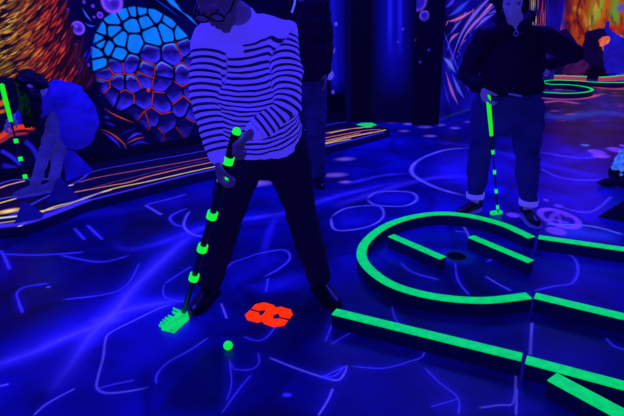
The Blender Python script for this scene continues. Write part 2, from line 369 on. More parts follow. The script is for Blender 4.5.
# purple printed symbols and light dapples
PU = (112, 66, 240)
def disc(px, py, rx, ry, c=PU, a=.8, soft=.35, ring=0):
    g = G(px, py); x2 = (G(px+rx, py)-g).length; y2 = (G(px, py-ry)-g).length
    pf.blob(g.xy, x2, y2, c, a, soft, .05, ring)
disc(559, 218, 19, 10, PU, .8, .4, .18)
fs([(548, 222), (558, 212), (570, 218)], 2.0, PU, .7); fs([(549, 219), (569, 223)], 1.6, PU, .7); fs([(558, 212), (561, 226)], 1.2, PU, .6)
disc(556, 231, 11, 4.5, PU, .7); disc(513, 215, 8, 2.8, PU, .7); disc(559, 206, 5, 2, PU, .6); disc(546, 200, 3, 1.4, PU, .6)
for a_ in ((597, 152, 9, 3), (617, 150, 10, 3.2), (601, 156, 10, 2.3), (585, 145, 4, 1.2), (624, 146, 4, 1.6)): disc(*a_, c=(140, 70, 235), a=.75)
disc(585, 145, 5, 1.2, (40, 120, 190), .8)
LP = (170, 120, 245)
for a_ in ((258, 183, 20, 4.5), (298, 163, 12, 5), (335, 175, 16, 3.2), (345, 159, 14, 2.5), (345, 182, 9, 2), (310, 170, 8, 3)): disc(*a_, c=LP, a=.5, soft=.9)
for a_ in ((392, 122, 9, 1.6), (408, 124, 7, 1.6), (425, 127, 10, 1.8), (440, 125, 8, 1.6), (404, 131, 8, 1.4), (455, 128, 7, 1.4), (470, 122, 8, 1.5), (380, 116, 5, 1), (430, 136, 9, 1.6)): disc(*a_, c=(130, 90, 240), a=.55, soft=.8)
# far floor: reddish dapples around the other course
for i in range(150):
    px = random.uniform(534, 660); py = random.uniform(71, 122); far = (122-py)/50
    c_ = random.choice([(200, 80, 140), (130, 50, 200), (40, 24, 150), (240, 120, 120), (90, 60, 220)]) if random.random() < far+.15 else random.choice([(30, 40, 190), (20, 16, 130), (70, 40, 200), (10, 70, 190)])
    disc(px, py, random.uniform(3, 10), random.uniform(.6, 1.7), c_, .42*random.uniform(.4, 1), .9)
for pts in ([(536, 97), (550, 98.5), (562, 99), (578, 99), (592, 96.5), (600, 94)], [(541, 86), (552, 87.5), (560, 90)], [(592, 86), (610, 89), (640, 88)], [(560, 88.5), (575, 89), (583, 88)], [(540, 103), (560, 101), (580, 104)]):
    fs(pts, 1.1, (235, 90, 130), .8, .9, .1, True)
glow([(540, 112), (560, 118), (600, 112), (640, 118)], .25, (10, 70, 185), .5)
pf.c *= (.72+.55*np.clip((fbm(q, 4.5, 40)-.3)*1.9, 0, 1))[:, None]
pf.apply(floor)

# ================================================================== WALLS
Z0 = .0
cA = G(345, 122, 0); cB_ = G(92, 164, .07)
wdir = (Vector((cB_.x, cB_.y, 0)) - Vector((cA.x, cA.y, 0))).normalized()       # from the corner towards the left
def wall_hit(o, d_, px, py):
    d = ray(px, py); n = Vector((-d_.y, d_.x, 0)); c = Vector((0, 0, H))
    t = (o - c).dot(n)/d.dot(n); p = c + d*t
    return ((p-o).dot(d_), p.z)
def wall(name, o, d_, us, vs, mt):
    U_, V_ = np.meshgrid(us, vs, indexing='ij')
    P = np.stack([o.x+d_.x*U_, o.y+d_.y*U_, V_], -1); w = grid_mesh(name, P, mt); tag(w, kind='structure')
    return w, Paint(np.stack([U_.ravel(), V_.ravel()], 1), (2, 1, 30))
M['mural'] = paint_mat('fluorescent_mural', .95, .25, .55, .25)
# ---- left mural wall
uL = wall_hit(cA, wdir, -70, 100)[0]
us = np.concatenate([np.linspace(0, 1.5, 150), np.linspace(1.5, uL, 760)[1:]]); vs = np.concatenate([np.linspace(0, 2.1, 480), np.linspace(2.1, 3.4, 20)[1:]])
wl, pw = wall('wall_left', cA, wdir, us, vs, M['mural'])
W = lambda px, py: wall_hit(cA, wdir, px, py)
def ws(pts, w, c, a=1., soft=.5, fade=0., taper=0., smooth=True):
    p = [Vector((*W(x, y), 0)) for x, y in pts]; p = catmull(p, 4) if smooth and len(p) > 2 else p
    pw.stroke([(v.x, v.y) for v in p], w, c, a, soft, fade, taper)
PXM = .0105                                            # about one photo pixel on this wall, in metres
cl = fbm(pw.p, 2.2, 3); pw.c = np.array(lin((1, 0, 22))) + (np.array(lin((5, 2, 82)))-np.array(lin((1, 0, 22))))*np.clip((cl-.35)*2, 0, 1)[:, None]
# blue light next to the corner, painted into the mural colour
for px, w_, c_ in ((338, .22, (8, 8, 150)), (333, .10, (14, 16, 190))): ws([(px, -30), (px, 40), (px+2, 95)], w_, c_, .8, 1.0, .15)
for px, py, r in ((332, 50, 4), (330, 75, 5), (333, 92, 2), (336, 24, 2)): pw.blob(W(px, py), r*.016, r*.016, (80, 70, 235), .9, .4)
# scaly egg
egg = [(93, 74), (91, 52), (95, 33), (104, 18), (117, 9), (134, 6), (155, 9), (172, 19), (188, 36), (198, 58), (203, 90), (198, 122), (186, 146), (166, 150), (150, 134), (132, 117), (113, 108), (100, 92)]
eggw = [W(*p) for p in egg]
pw.poly(eggw, (2, 0, 30), 1, .01)
cy = [(125, 13), (132, 11), (142, 11), (153, 13), (171, 23), (112, 20), (113, 30), (132, 24), (145, 20), (167, 31), (101, 29), (98, 39), (101, 44), (108, 48), (120, 39), (134, 43), (152, 36), (97, 53), (100, 63), (118, 54), (180, 30)]
bl = [(105, 74), (115, 65), (131, 64), (150, 53), (172, 54), (186, 48), (145, 71), (164, 73), (184, 75), (103, 86), (117, 83), (111, 94), (133, 84), (143, 78), (126, 100), (142, 100), (163, 82), (162, 103), (174, 94), (182, 106), (152, 119), (166, 124), (144, 122), (134, 114), (186, 128), (154, 136), (175, 138), (192, 92), (193, 60), (194, 112)]
sites = np.array([W(*p) for p in cy+bl]); kind = np.array([1]*len(cy)+[0]*len(bl))
P_ = np.array(eggw+[eggw[0]]); q = pw.p
idx = np.nonzero((q[:, 0] > P_[:, 0].min()) & (q[:, 0] < P_[:, 0].max()) & (q[:, 1] > P_[:, 1].min()) & (q[:, 1] < P_[:, 1].max()))[0]
ins = np.zeros(len(idx), bool); qq = q[idx]
for i in range(len(P_)-1):
    a_, b_ = P_[i], P_[i+1]
    ins ^= ((a_[1] > qq[:, 1]) != (b_[1] > qq[:, 1])) & (qq[:, 0] < (b_[0]-a_[0])*(qq[:, 1]-a_[1])/((b_[1]-a_[1]) or 1e-9)+a_[0])
idx = idx[ins]; qq = q[idx]
dist = np.linalg.norm((qq[:, None]-sites[None])*np.array([1., .9]), axis=2); od = np.argsort(dist, 1); i1 = od[:, 0]; i2 = od[:, 1]
s1, s2 = sites[i1], sites[i2]
acc_ = np.zeros(len(idx)); KS = .0085
for kk in range(1, 7):
    sk_ = sites[od[:, kk]]; ek = np.abs(((qq-(s1+sk_)/2)*(sk_-s1)).sum(1))/np.maximum(np.linalg.norm(sk_-s1, axis=1), 1e-6); acc_ += np.exp(-ek/KS)
edge = np.maximum(-KS*np.log(acc_), 0)
edge_raw = np.abs(((qq-(s1+s2)/2)*(s2-s1)).sum(1))/np.linalg.norm(s2-s1, axis=1)
dd = qq-s1; isc = kind[i1] == 1; nn = fbm(qq, 14, 7)
rad = np.clip(edge/.055, 0, 1)
cyc = np.array(lin((10, 128, 255)))[None]*(.62+.5*nn)[:, None] + np.array(lin((20, 10, 120)))*(np.clip(.3-dd[:, 0]*5-nn*.5, 0, .5)[:, None])
low = np.clip(-dd[:, 1]*11+.25+(nn-.5), 0, 1); top_ = np.clip(dd[:, 1]*13-.3, 0, 1)
blc = np.array(lin((10, 5, 100))) + (np.array(lin((52, 38, 245)))-np.array(lin((10, 5, 100))))*(low*np.clip(1.6-rad, .25, 1))[:, None]
up = (qq[:, 1] > W(150, 78)[1])[:, None]
blc = np.where(up, blc + np.array(lin((96, 40, 240)))*(top_*.5)[:, None] + np.array(lin((20, 150, 250)))*(top_*(rad < .5)*.6)[:, None], blc)
cc = np.where(isc[:, None], cyc, blc); gap = .0075
al = np.clip((edge-gap)/.007, 0, 1)[:, None]
orange = ((~isc) & (hash2(np.minimum(i1, i2), np.maximum(i1, i2)) < .62) & (kind[i2] == 0))
gapc = np.where(orange[:, None], np.array(lin((190, 52, 40))), np.array(lin((4, 2, 40))))
band = np.clip(1-np.abs(edge_raw-.002)/.0055, 0, 1)[:, None]*orange[:, None]*(.55+.6*nn)[:, None]
pw.c[idx] = (np.array(lin((3, 1, 34)))*(1-al)+cc*al)*(1-band)+gapc*band
ed2 = np.full(len(idx), 9.)
for i in range(len(P_)-1):
    a_, b_ = P_[i], P_[i+1]; d = b_-a_; t = np.clip(((qq-a_)@d)/max(d@d, 1e-12), 0, 1); ed2 = np.minimum(ed2, np.linalg.norm(qq-(a_+t[:, None]*d), axis=1))
shade = np.clip(ed2/.05, .0, 1)
pw.c[idx] *= np.where(isc, np.clip(ed2/.012, 0, 1), shade)[:, None]
dk = np.clip((qq[:, 1]-W(180, 150)[1])/.45, .25, 1); pw.c[idx] *= np.where(isc, 1, dk)[:, None]
pw.blob(W(148.5, 90), .022, .022, (200, 60, 40), 1, .5, 0, .4)
# wisps round the egg
for pts, w_, c_ in (([(160, -8), (172, 2), (183, 13)], 3.4, (20, 120, 250)), ([(182, 12), (190, 18), (198, 26)], 1.6, (20, 110, 240)), ([(150, -4), (165, 6), (180, 18)], 1.2, (10, 40, 180)),
                    ([(82, 8), (87, 16), (92, 22)], 1.2, (40, 90, 245)), ([(85, 23), (90, 26), (96, 26)], 1.1, (30, 70, 240)), ([(185, 40), (200, 44), (215, 50)], 2.0, (20, 100, 235)),
                    ([(105, 109), (115, 115), (134, 123)], .8, (190, 60, 50)), ([(101, 129), (112, 134), (124, 144), (126, 152)], .9, (180, 60, 60)), ([(103, 132), (114, 140), (121, 148)], 1.8, (40, 26, 225)),
                    ([(126, 144), (136, 139), (146, 137)], .7, (190, 60, 60)), ([(127, 140), (136, 134), (143, 134)], 1.8, (60, 36, 235)), ([(130, 146), (140, 142), (150, 144)], 1.6, (30, 20, 200)), ([(104, 116), (110, 119)], 1.4, (30, 20, 200)), ([(105, 122), (116, 126)], 1.6, (20, 14, 180)), ([(118, 136), (130, 130), (138, 128)], 1.2, (16, 10, 150)),
                    ([(52, 12), (57, 4), (62, -4)], 1.3, (30, 40, 230)), ([(84, 66), (90, 54), (96, 40)], 1.2, (20, 20, 190)), ([(82, 60), (88, 50)], .9, (30, 30, 220))):
    ws(pts, w_*PXM, c_, .95, .6, 0, .45)
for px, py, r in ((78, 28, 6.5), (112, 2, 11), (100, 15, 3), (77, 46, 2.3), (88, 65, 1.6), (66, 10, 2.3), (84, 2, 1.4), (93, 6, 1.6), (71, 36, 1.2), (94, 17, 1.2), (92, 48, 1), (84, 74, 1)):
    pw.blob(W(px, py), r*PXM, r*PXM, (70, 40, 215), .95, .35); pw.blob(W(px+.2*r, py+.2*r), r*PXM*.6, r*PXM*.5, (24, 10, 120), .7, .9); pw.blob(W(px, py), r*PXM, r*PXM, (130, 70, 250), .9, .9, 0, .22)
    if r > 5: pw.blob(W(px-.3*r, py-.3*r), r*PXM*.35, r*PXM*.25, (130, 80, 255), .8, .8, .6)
# flaming mane of the mural beast: long tapered locks
mane = [(-90, -40), (60, -40), (66, 4), (76, 30), (84, 56), (97, 76), (92, 92), (66, 90), (42, 76), (0, 80), (-90, 82)]
pw.poly([W(*p) for p in mane], (30, 5, 24), .95, .06)
MC = [(232, 160, 44), (226, 120, 36), (222, 82, 34), (230, 50, 34), (150, 28, 50), (70, 20, 110)]
def lock(x, y, ln, w_, c_, a_=.92, so=.6):
    f = min(max(x/74, 0), 1); ang = math.radians(20+34*f-.10*(y-40)); pts = []; px, py = x, y
    for i in range(5):
        pts.append((px, py)); px += math.cos(ang)*ln/4; py -= math.sin(ang)*ln/4; ang += math.radians(5+3*f)
    ws(pts, w_*PXM, c_, a_, so, 0, .45)
def inmane(x, y): return x < 56+max(0, y)*.36 and y < 90 and not (x < 44 and y > 79)
for wid, n_, lmin, lmax in ((3.0, 260, 16, 30), (1.9, 330, 10, 22)):
    for i in range(n_):
        y = random.uniform(-10, 92); x = random.uniform(-88, 86)
        if not inmane(x+3, y): continue
        f = min(max((x+6)/84, 0), .999)*5; f = min(max(f+random.uniform(-.5, .5), 0), 4.999); i0 = int(f); tt_ = f-i0
        c_ = tuple(MC[i0][k_]*(1-tt_)+MC[i0+1][k_]*tt_ for k_ in range(3)); sh_ = random.uniform(.45, .95)
        ln = random.uniform(lmin, lmax); wd = wid*random.uniform(.7, 1.15)
        lock(x, y, ln, wd*1.35, (20, 3, 26), .9, .5); lock(x, y-.2, ln*.95, wd*.8, tuple(v*sh_ for v in c_), .95, .9)
for i in range(150):
    y = random.uniform(-10, 88); x = random.uniform(-70, 78)
    if not inmane(x+6, y): continue
    c_ = (255, 200, 80) if x < 14 else (255, 140, 60) if x < 40 else (250, 70, 44)
    lock(x, y, random.uniform(6, 14), .7, c_, .7, .9)
# below the mane: dark belly, blue rocks and a glowing orange ridge of the mural
pw.poly([W(*p) for p in [(-90, 82), (0, 79), (42, 76), (66, 90), (60, 150), (-90, 190)]], (4, 1, 40), .95, .03)
for pts, w_, c_ in (([(-30, 150), (0, 137), (8, 131), (20, 127), (36, 128)], 3.2, (235, 60, 30)), ([(-30, 156), (2, 141), (12, 135), (30, 133)], 1.8, (150, 40, 60)), ([(-20, 108), (0, 104), (5, 100)], 3, (200, 90, 20)), ([(-20, 116), (0, 112), (6, 110)], 2, (210, 90, 20)),
                    ([(0, 150), (12, 157), (22, 166)], 2.5, (40, 26, 220)), ([(2, 165), (14, 168), (20, 172)], 3, (24, 16, 190)), ([(24, 140), (34, 150), (40, 164)], 3, (30, 20, 200))):
    ws(pts, w_*PXM, c_, .9, .7, .1)
pw.apply(wl)
# plain dark skirting under the left mural
def strip(name, o, d_, u0, u1, n, h, t, mt, z=0):
    a = o+d_*u0; b = o+d_*u1; v = []
    for p in (a, b):
        for off in (0, t):
            for zz in (z, z+h): v.append(Vector((p.x, p.y, zz)) + n*off)
    return mk(name, v, [(0, 1, 3, 2), (4, 6, 7, 5), (0, 4, 5, 1), (2, 3, 7, 6), (0, 2, 6, 4), (1, 5, 7, 3)], mt, smooth=False)
nL = Vector((wdir.y, -wdir.x, 0));
if nL.dot(-cA) < 0: nL = -nL
sk = strip('baseboard_left', cA, wdir, .05, uL, nL, .17, .018, M['rock_black']); tag(sk, kind='structure')

# ---- back wall: dark blue panels between the corner and the mural wall
cC = G(412, 123, 0); cD = G(439, 123.5, 0)
bdir = (Vector((cC.x, cC.y, 0))-Vector((cA.x, cA.y, 0))).normalized(); bl_ = (cC-cA).length
wb, pb = wall('wall_back', cA, bdir, np.linspace(0, bl_, 160), np.linspace(0, 3.4, 260), M['mural'])
WB = lambda px, py: wall_hit(cA, bdir, px, py)
pb.c[:] = np.array(lin((3, 1, 46)))
pb.stroke([WB(393, -80), WB(393, 45), WB(393, 100)], .30, (8, 6, 165), .9, 1., .3)  # blue light on this panel, painted into the wall colour
pb.stroke([WB(390, -80), WB(390, 20), WB(390, 60)], .05, (26, 30, 235), .8, 1., .3); pb.stroke([WB(400, -80), WB(400, 20), WB(400, 60)], .05, (24, 26, 225), .8, 1., .3)
pb.stroke([WB(359, -80), WB(359, 60), WB(359, 125)], .19, (1, 0, 22), .95, .25)
pb.stroke([WB(348, -80), WB(348, 60), WB(348, 125)], .06, (4, 2, 60), .9, .5)
for px, py, r in ((403, 29, 1.4), (398, 42, 1)): pb.blob(WB(px, py), r*.015, r*.015, (60, 50, 220), .9, .5)
pb.apply(wb)
# ---- square pillar that closes the back wall
ddir = (cD-cC).normalized(); dn = (cD-cC).length
nrm = Vector((ddir.y, -ddir.x, 0)); nrm = nrm if nrm.y < 0 else -nrm
c2 = cC + nrm*.14; c3 = cD + nrm*.0
def pillar():
    us = np.linspace(0, 1, 60); vs = np.linspace(0, 3.4, 200); pts = [cC, c2, c2+ddir*dn*.98, cD-nrm*.25]
    seq = []
    for a, b in zip(pts[:-1], pts[1:]):
        for t in np.linspace(0, 1, 40)[:-1]: seq.append(a.lerp(b, float(t)))
    seq.append(pts[-1])
    P = np.array([[[p.x, p.y, z] for z in vs] for p in seq]); return P
Pp = pillar(); wp = grid_mesh('wall_pillar', Pp, M['mural']); tag(wp, kind='structure')
pp = Paint(np.stack([np.repeat(np.arange(Pp.shape[0]), Pp.shape[1])/39., Pp.reshape(-1, 3)[:, 2]], 1), (2, 0, 30))
def PPt(px, py):                                         # front face of the pillar
    u, z = wall_hit(c2, ddir, px, py); return (1+u/dn, z)
for px, py, r in ((418, 2, 8.5), (424.5, 15.5, 4.6)):
    u, z = PPt(px, py); rx = r*.0137/dn; pp.blob((u, z), max(rx, r*.0137), r*.0137, (0, 0, 0), 0)
    qx = (pp.p[:, 0]-u)*dn; qz = pp.p[:, 1]-z; d = np.hypot(qx, qz)/(r*.0137)
    al = np.clip((1-d)/.25, 0, 1)[:, None]; pp.c = pp.c*(1-al)+np.array(lin((34, 18, 165)))*al
    al = (np.clip(1-abs(d-.82)/.2, 0, 1)*(.5+.5*np.clip(-qx/(r*.0137)+qz/(r*.0137)+.6, 0, 1)))[:, None]; pp.c = pp.c*(1-al)+np.array(lin((120, 70, 240)))*al
for px, py in ((420, 62), (429, 50), (415, 40)):
    u, z = PPt(px, py); d = np.hypot((pp.p[:, 0]-u)*dn, pp.p[:, 1]-z)/.02; al = np.clip(1-d, 0, 1)[:, None]; pp.c = pp.c*(1-al)+np.array(lin((60, 50, 230)))*al
pp.apply(wp)
# ---- right mural wall behind the woman
cE = G(439, 121, 0); rdir = Vector((.657, .753, 0)).normalized()
us = np.linspace(0, 4.95, 460); vs = np.concatenate([np.linspace(0, 2.3, 240), np.linspace(2.3, 3.6, 14)[1:]])
wr_, pr = wall('wall_right', cE, rdir, us, vs, M['mural'])
WR = lambda px, py: wall_hit(cE, rdir, px, py)
cl = fbm(pr.p, 1.6, 21); pr.c = np.array(lin((3, 1, 60))) + (np.array(lin((14, 8, 165)))-np.array(lin((3, 1, 60))))*np.clip((cl-.3)*2.2, 0, 1)[:, None]
def rs(pts, w, c, a=.95, soft=.6, taper=.45, fade=0.):
    p = [Vector((*WR(x, y), 0)) for x, y in pts]; p = catmull(p, 5) if len(p) > 2 else p
    pr.stroke([(v.x, v.y) for v in p], w, c, a, soft, fade, taper)
wis = [([(452, 60), (458, 42), (466, 26), (480, 8), (496, -8)], 2.6, (110, 84, 250)), ([(458, 52), (466, 34), (478, 20), (494, 6)], 2.0, (150, 90, 235)), ([(449, 16), (458, 10), (470, 0)], 2.6, (40, 60, 245)), ([(447, 22), (460, 18), (474, 10)], 1.4, (200, 100, 190)),
       ([(450, 34), (456, 26), (462, 20)], 1.6, (90, 70, 250)), ([(444, 32), (449, 46), (454, 60), (460, 74)], 1.8, (50, 40, 230)), ([(444, 58), (450, 64), (455, 72)], 3.0, (90, 100, 250)), ([(446, 72), (450, 86), (454, 96), (458, 104)], 2.0, (150, 80, 200)),
       ([(452, 74), (458, 88), (464, 98)], 2.2, (70, 80, 250)), ([(458, 66), (464, 80), (470, 92)], 1.8, (60, 44, 235)), ([(444, 84), (447, 96), (450, 106)], 1.6, (40, 30, 210)), ([(462, 60), (468, 50), (474, 40), (482, 30)], 2.2, (60, 60, 250)), ([(466, 70), (472, 62), (473, 56)], 2.2, (60, 80, 250)),
       ([(474, 30), (484, 20), (494, 14)], 2.0, (100, 80, 250)), ([(480, 16), (492, 4), (500, -6)], 1.6, (190, 110, 220)), ([(445, 8), (452, 2), (458, -6)], 2.2, (60, 40, 225)), ([(448, 46), (452, 38), (459, 33)], 1.4, (170, 90, 210)), ([(486, 14), (498, 10), (508, 2)], 1.4, (80, 60, 250))]
for pts, w_, c_ in wis: rs(pts, w_*.040, tuple(v*.55 for v in c_), .55, 1.)
for pts, w_, c_ in wis: rs(pts, w_*.0165, c_)
for i in range(50):
    x = random.uniform(444, 500); y = random.uniform(-20, 70); a_ = math.radians(random.uniform(35, 70)); l_ = random.uniform(3, 9)
    rs([(x, y), (x+math.cos(a_)*l_, y-math.sin(a_)*l_)], random.uniform(.5, 1.1)*.0135, random.choice([(120, 70, 230), (40, 60, 250), (170, 90, 210), (80, 60, 250)]), .8)
# glowing cascade of the mural to the right of the woman
p_ = [WR(520, -40), WR(549, -40), WR(549, 60), WR(520, 60)]; pr.poly(p_, (10, 4, 90), .9, .05)
for i in range(90):
    x = random.uniform(522, 547); y0 = random.uniform(-40, 26); l_ = random.uniform(6, 26); f = (x-522)/25
    c_ = (232, 190, 70) if .35 < f < .62 else (226, 96, 50) if f > .62 else (220, 70, 40)
    if random.random() < .2: c_ = (70, 20, 60)
    if y0+l_ > 38: l_ = 38-y0
    rs([(x, y0), (x+random.uniform(-1, 1), y0+l_)], random.uniform(.5, 1.3)*.020, tuple(v*random.uniform(.5, 1) for v in c_), .9, .6, .3)
rs([(548, -40), (548, 20), (548, 60)], .05, (30, 20, 160), .9, .5, 0)
pr.stroke([(0, .02), (6, .02)], .03, (20, 40, 120), .6, 1)
pr.apply(wr_)
# ---- far wall with the glowing forest mural
cF = Vector((4.4, 15.4, 0)); fdir = Vector((1, .06, 0)).normalized()
wf_, pq = wall('wall_far', cF, fdir, np.linspace(0, 9.5, 480), np.linspace(0, 4.2, 210), M['mural'])
WF = lambda px, py: wall_hit(cF, fdir, px, py)
cl = fbm(pq.p, .8, 31); pq.c = np.array(lin((60, 12, 70))) + (np.array(lin((200, 60, 30)))-np.array(lin((60, 12, 70))))*np.clip((cl-.3)*2.2, 0, 1)[:, None]
def qs(pts, w, c, a=.95, soft=.7, taper=0., fade=0.):
    p = [Vector((*WF(x, y), 0)) for x, y in pts]; p = catmull(p, 5) if len(p) > 2 else p
    pq.stroke([(v.x, v.y) for v in p], w, c, a, soft, fade, taper)
for pts, w_, c_ in (([(592, -20), (594, 0), (590, 18)], .42, (150, 170, 40)), ([(604, -20), (601, 0), (599, 16)], .30, (180, 200, 60)), ([(616, -20), (618, 2), (614, 18)], .42, (120, 190, 60)), ([(630, -20), (632, 2), (630, 18)], .4, (150, 170, 50)),
                    ([(612, -20), (608, 0), (604, 16), (597, 30)], .22, (225, 100, 30)), ([(624, -20), (622, 10), (626, 30)], .2, (210, 80, 30)), ([(586, -20), (586, 0), (582, 24), (588, 40)], .30, (190, 60, 20)),
                    ([(572, -10), (578, 6), (574, 22), (578, 40)], .42, (200, 74, 26)), ([(566, -20), (568, 10), (566, 40)], .22, (90, 20, 60)), ([(556, -30), (557, 0), (555, 30)], .36, (60, 16, 130)), ([(562, -30), (563, 0), (562, 30)], .09, (50, 40, 210)),
                    ([(575, 8), (582, 14), (590, 30)], .1, (240, 140, 50)), ([(570, 18), (578, 30), (586, 36)], .12, (230, 60, 24)), ([(598, -10), (595, 10), (588, 26)], .08, (250, 170, 70)), ([(580, 0), (577, 16), (584, 34)], .07, (60, 10, 40)), ([(606, 20), (612, 28), (624, 26)], .2, (220, 60, 30)),
                    ([(600, 45), (612, 40), (624, 44), (640, 42)], .34, (255, 150, 110)), ([(590, 42), (596, 46), (600, 42)], .22, (255, 150, 100)), ([(603, 34), (614, 30), (626, 34)], .16, (200, 40, 30)), ([(620, 8), (624, 7)], .16, (70, 90, 240)), ([(608, 32), (616, 38), (626, 36)], .08, (250, 190, 150))):
    qs(pts, w_, c_, .85, .9)
for i in range(160):
    x = random.uniform(540, 650); y = random.uniform(-20, 50); qs([(x, y), (x+random.uniform(-3, 3), y+random.uniform(4, 16))], random.uniform(.03, .10), random.choice([(70, 14, 50), (40, 8, 60), (210, 80, 30), (150, 40, 30), (90, 20, 40)]), .7, .9, .4)
pq.c *= .62
pq.apply(wf_)

# ================================================================== LEFT RAISED LANE
h = .08
front = [G(-70, 236, h), G(0, 229, h), G(24, 226, h), G(43, 220, h), G(65, 211, h), G(85, 203, h), G(120, 194, h), G(208, 172, h), G(325, 148, h), G(380, 133.5, h), G(390, 130.5, h)]
end = [G(388, 128.5, h), G(372, 125, h)]
backp = []
for u in np.linspace(.28, uL-.05, 10): p = cA+wdir*float(u)+nL*.02; backp.append(Vector((p.x, p.y, h)))
def lane_mesh():
    nF = 420; nW = 130
    fr = []; 
    seg = [0]; 
    for a, b in zip(front[:-1], front[1:]): seg.append(seg[-1]+(b-a).length)
    for s_ in np.linspace(0, seg[-1], nF):
        i = min(np.searchsorted(seg, s_, side='right')-1, len(front)-2); t = (s_-seg[i])/(seg[i+1]-seg[i]); fr.append(front[i].lerp(front[i+1], float(t)))
    P = np.zeros((nF, nW, 3))
    for i, f in enumerate(fr):
        u = max((f-cA).dot(wdir), .25); b = cA+wdir*u+nL*.02
        for j in range(nW):
            p = f.lerp(Vector((b.x, b.y, h)), j/(nW-1)); P[i, j] = (p.x, p.y, h)
    return P
PL_ = lane_mesh()
lane = empty('golf_lane', G(150, 186, 0), 'raised mini golf lane with glowing orange and violet stripes along the mural wall', 'golf lane')
dk_ = grid_mesh('lane_deck', PL_, M['mural']); adopt(dk_, lane)
pl = Paint(PL_.reshape(-1, 3)[:, :2], (4, 2, 60))
def ls(pts, w, c, a=.95, soft=.6, fade=0.):
    p = [G(x, y, h) for x, y in pts]; p = catmull(p, 5); pl.stroke([(v.x, v.y) for v in p], w, c, a, soft, fade)
OR = (225, 120, 90); YE = (235, 205, 110); PK = (150, 70, 110); WV = (110, 100, 255)
lines = [([(-70, 226), (0, 219), (40, 200), (80, 180), (95, 171), (150, 160.5), (208, 150), (325, 125.5), (346, 122)], .016, (50, 44, 240)),
         ([(80, 182), (100, 177), (150, 168), (208, 157.5), (300, 139), (345, 130)], .016, PK), ([(70, 193), (108, 186), (130, 182), (150, 176), (208, 163), (300, 146), (360, 133)], .016, OR), ([(95, 187), (150, 173), (208, 160), (270, 148)], .010, (90, 50, 120)),
         ([(0, 240), (20, 226), (48, 209), (80, 200), (112, 189), (150, 181), (208, 168), (300, 149), (350, 139)], .015, YE), ([(36, 212), (60, 207), (90, 196), (110, 190)], .018, (240, 200, 140)),
         ([(-40, 214), (0, 203), (25, 196), (50, 190), (72, 185)], .018, YE), ([(-40, 209), (0, 199), (30, 194), (60, 190)], .014, (80, 80, 245)), ([(0, 184), (14, 180), (52, 179)], .016, (70, 60, 250)), ([(-20, 219), (0, 218), (18, 216)], .024, (210, 220, 200)), ([(-20, 225), (0, 223), (14, 221)], .014, (200, 160, 130)), ([(0, 188), (8, 185), (24, 181)], .02, (230, 160, 150)),
         ([(330, 133), (350, 129), (370, 127), (384, 127.2), (387, 129), (378, 131.5), (350, 137), (325, 143)], .016, YE), ([(325, 138), (350, 133), (368, 130), (380, 129.6)], .016, OR), ([(325, 141), (350, 136.5), (372, 132)], .012, (210, 120, 150)), ([(325, 133), (345, 129.5), (362, 128)], .012, OR)]
for pts, w_, c_ in lines: ls(pts, w_, c_)
g = G(9, 211, h); pl.blob(g.xy, .11, .07, (240, 190, 100), .95, .6, .5); pl.blob(g.xy, .05, .03, (255, 235, 200), .95, .8, .5)
for pts, w_ in (([(-70, 233), (0, 226), (24, 223), (43, 217), (65, 209), (85, 201)], .05), ([(85, 201.5), (120, 192.5), (208, 170.5), (325, 146.5), (384, 132)], .022)): ls(pts, w_, (56, 40, 232), .95, .4)
ls([(30, 219), (50, 211), (80, 199), (100, 193)], .035, (40, 24, 205), .7, .9)
g = G(367, 125, h); pl.blob(g.xy, .26, .10, (20, 210, 120), .0, .4)
pl.apply(dk_)
side = [f for f in front] + end
v = []; fcs = []
for f in side: v += [Vector((f.x, f.y, 0)), Vector((f.x, f.y, h-.001))]
for i in range(len(side)-1): fcs.append((2*i, 2*i+2, 2*i+3, 2*i+1))
sd = mk('lane_side', v, fcs, M['kerb_side'], smooth=False); adopt(sd, lane)
# green marker painted at the far end
gm = L().tube([G(361, 125.6, h+.004), G(367, 124.6, h+.004), G(374, 124, h+.004)], [(.10, .004), (.13, .004), (.09, .004)], ax=Vector((.75, .66, 0)), n=12)
gmo = gm.make('floor_marker', M['green']); tag(gmo, 'small green glowing marker patch at the far end of the striped lane', 'marker')

# ================================================================== KERBS
def sweep(path, w, z0, z1):
    v = []; f = []; k = len(path)
    for i, p in enumerate(path):
        t = (path[min(i+1, k-1)]-path[max(i-1, 0)]); t.z = 0; t.normalize(); n = Vector((-t.y, t.x, 0))
        for s_, z in ((-1, z0), (1, z0), (1, z1), (-1, z1)): v.append(Vector((p.x, p.y, 0)) + n*(w/2*s_) + Vector((0, 0, z)))
    for i in range(k-1):
        for j in range(4): f.append((4*i+j, 4*i+(j+1) % 4, 4*i+4+(j+1) % 4, 4*i+4+j))
    f.append((3, 2, 1, 0)); e = 4*(k-1); f.append((e, e+1, e+2, e+3)); return v, f
def kerb(path, label, w=.06, hh=.082, side='kerb_side', group=None):
    v, f = sweep(path, w-.004, 0, hh-.007); o = mk('lane_border', v, f, M[side], smooth=False); tag(o, label, 'kerb', group)
    v, f = sweep(path, w, hh-.007, hh); t = mk('green_top', v, f, M['green'], smooth=False); bevel_mod(t, .003, 2); t.parent = o; t['label'] = 'fluorescent green painted top'
    return o
z = .082
ring = [(531.5, 237), (518, 230.5), (500, 223), (470, 215.5), (440, 213), (410, 217), (385, 226), (367, 240), (361.5, 254), (369, 268), (390, 283), (420, 293), (455, 298.5), (490, 299.5), (529, 295)]
kerb(catmull([G(x, y, z) for x, y in ring], 8), 'curved green-topped kerb ringing the golf hole in a large C')
def straight(a, b, n=2): return [a.lerp(b, i/(n-1)) for i in range(n)]
kerb(straight(G(538.5, 236.5, z), G(690, 258, z)), 'straight green kerb running right from the far end of the ring')
kerb(straight(G(535, 295, z), G(700, 334, z)), 'straight green kerb running right from the near end of the ring')
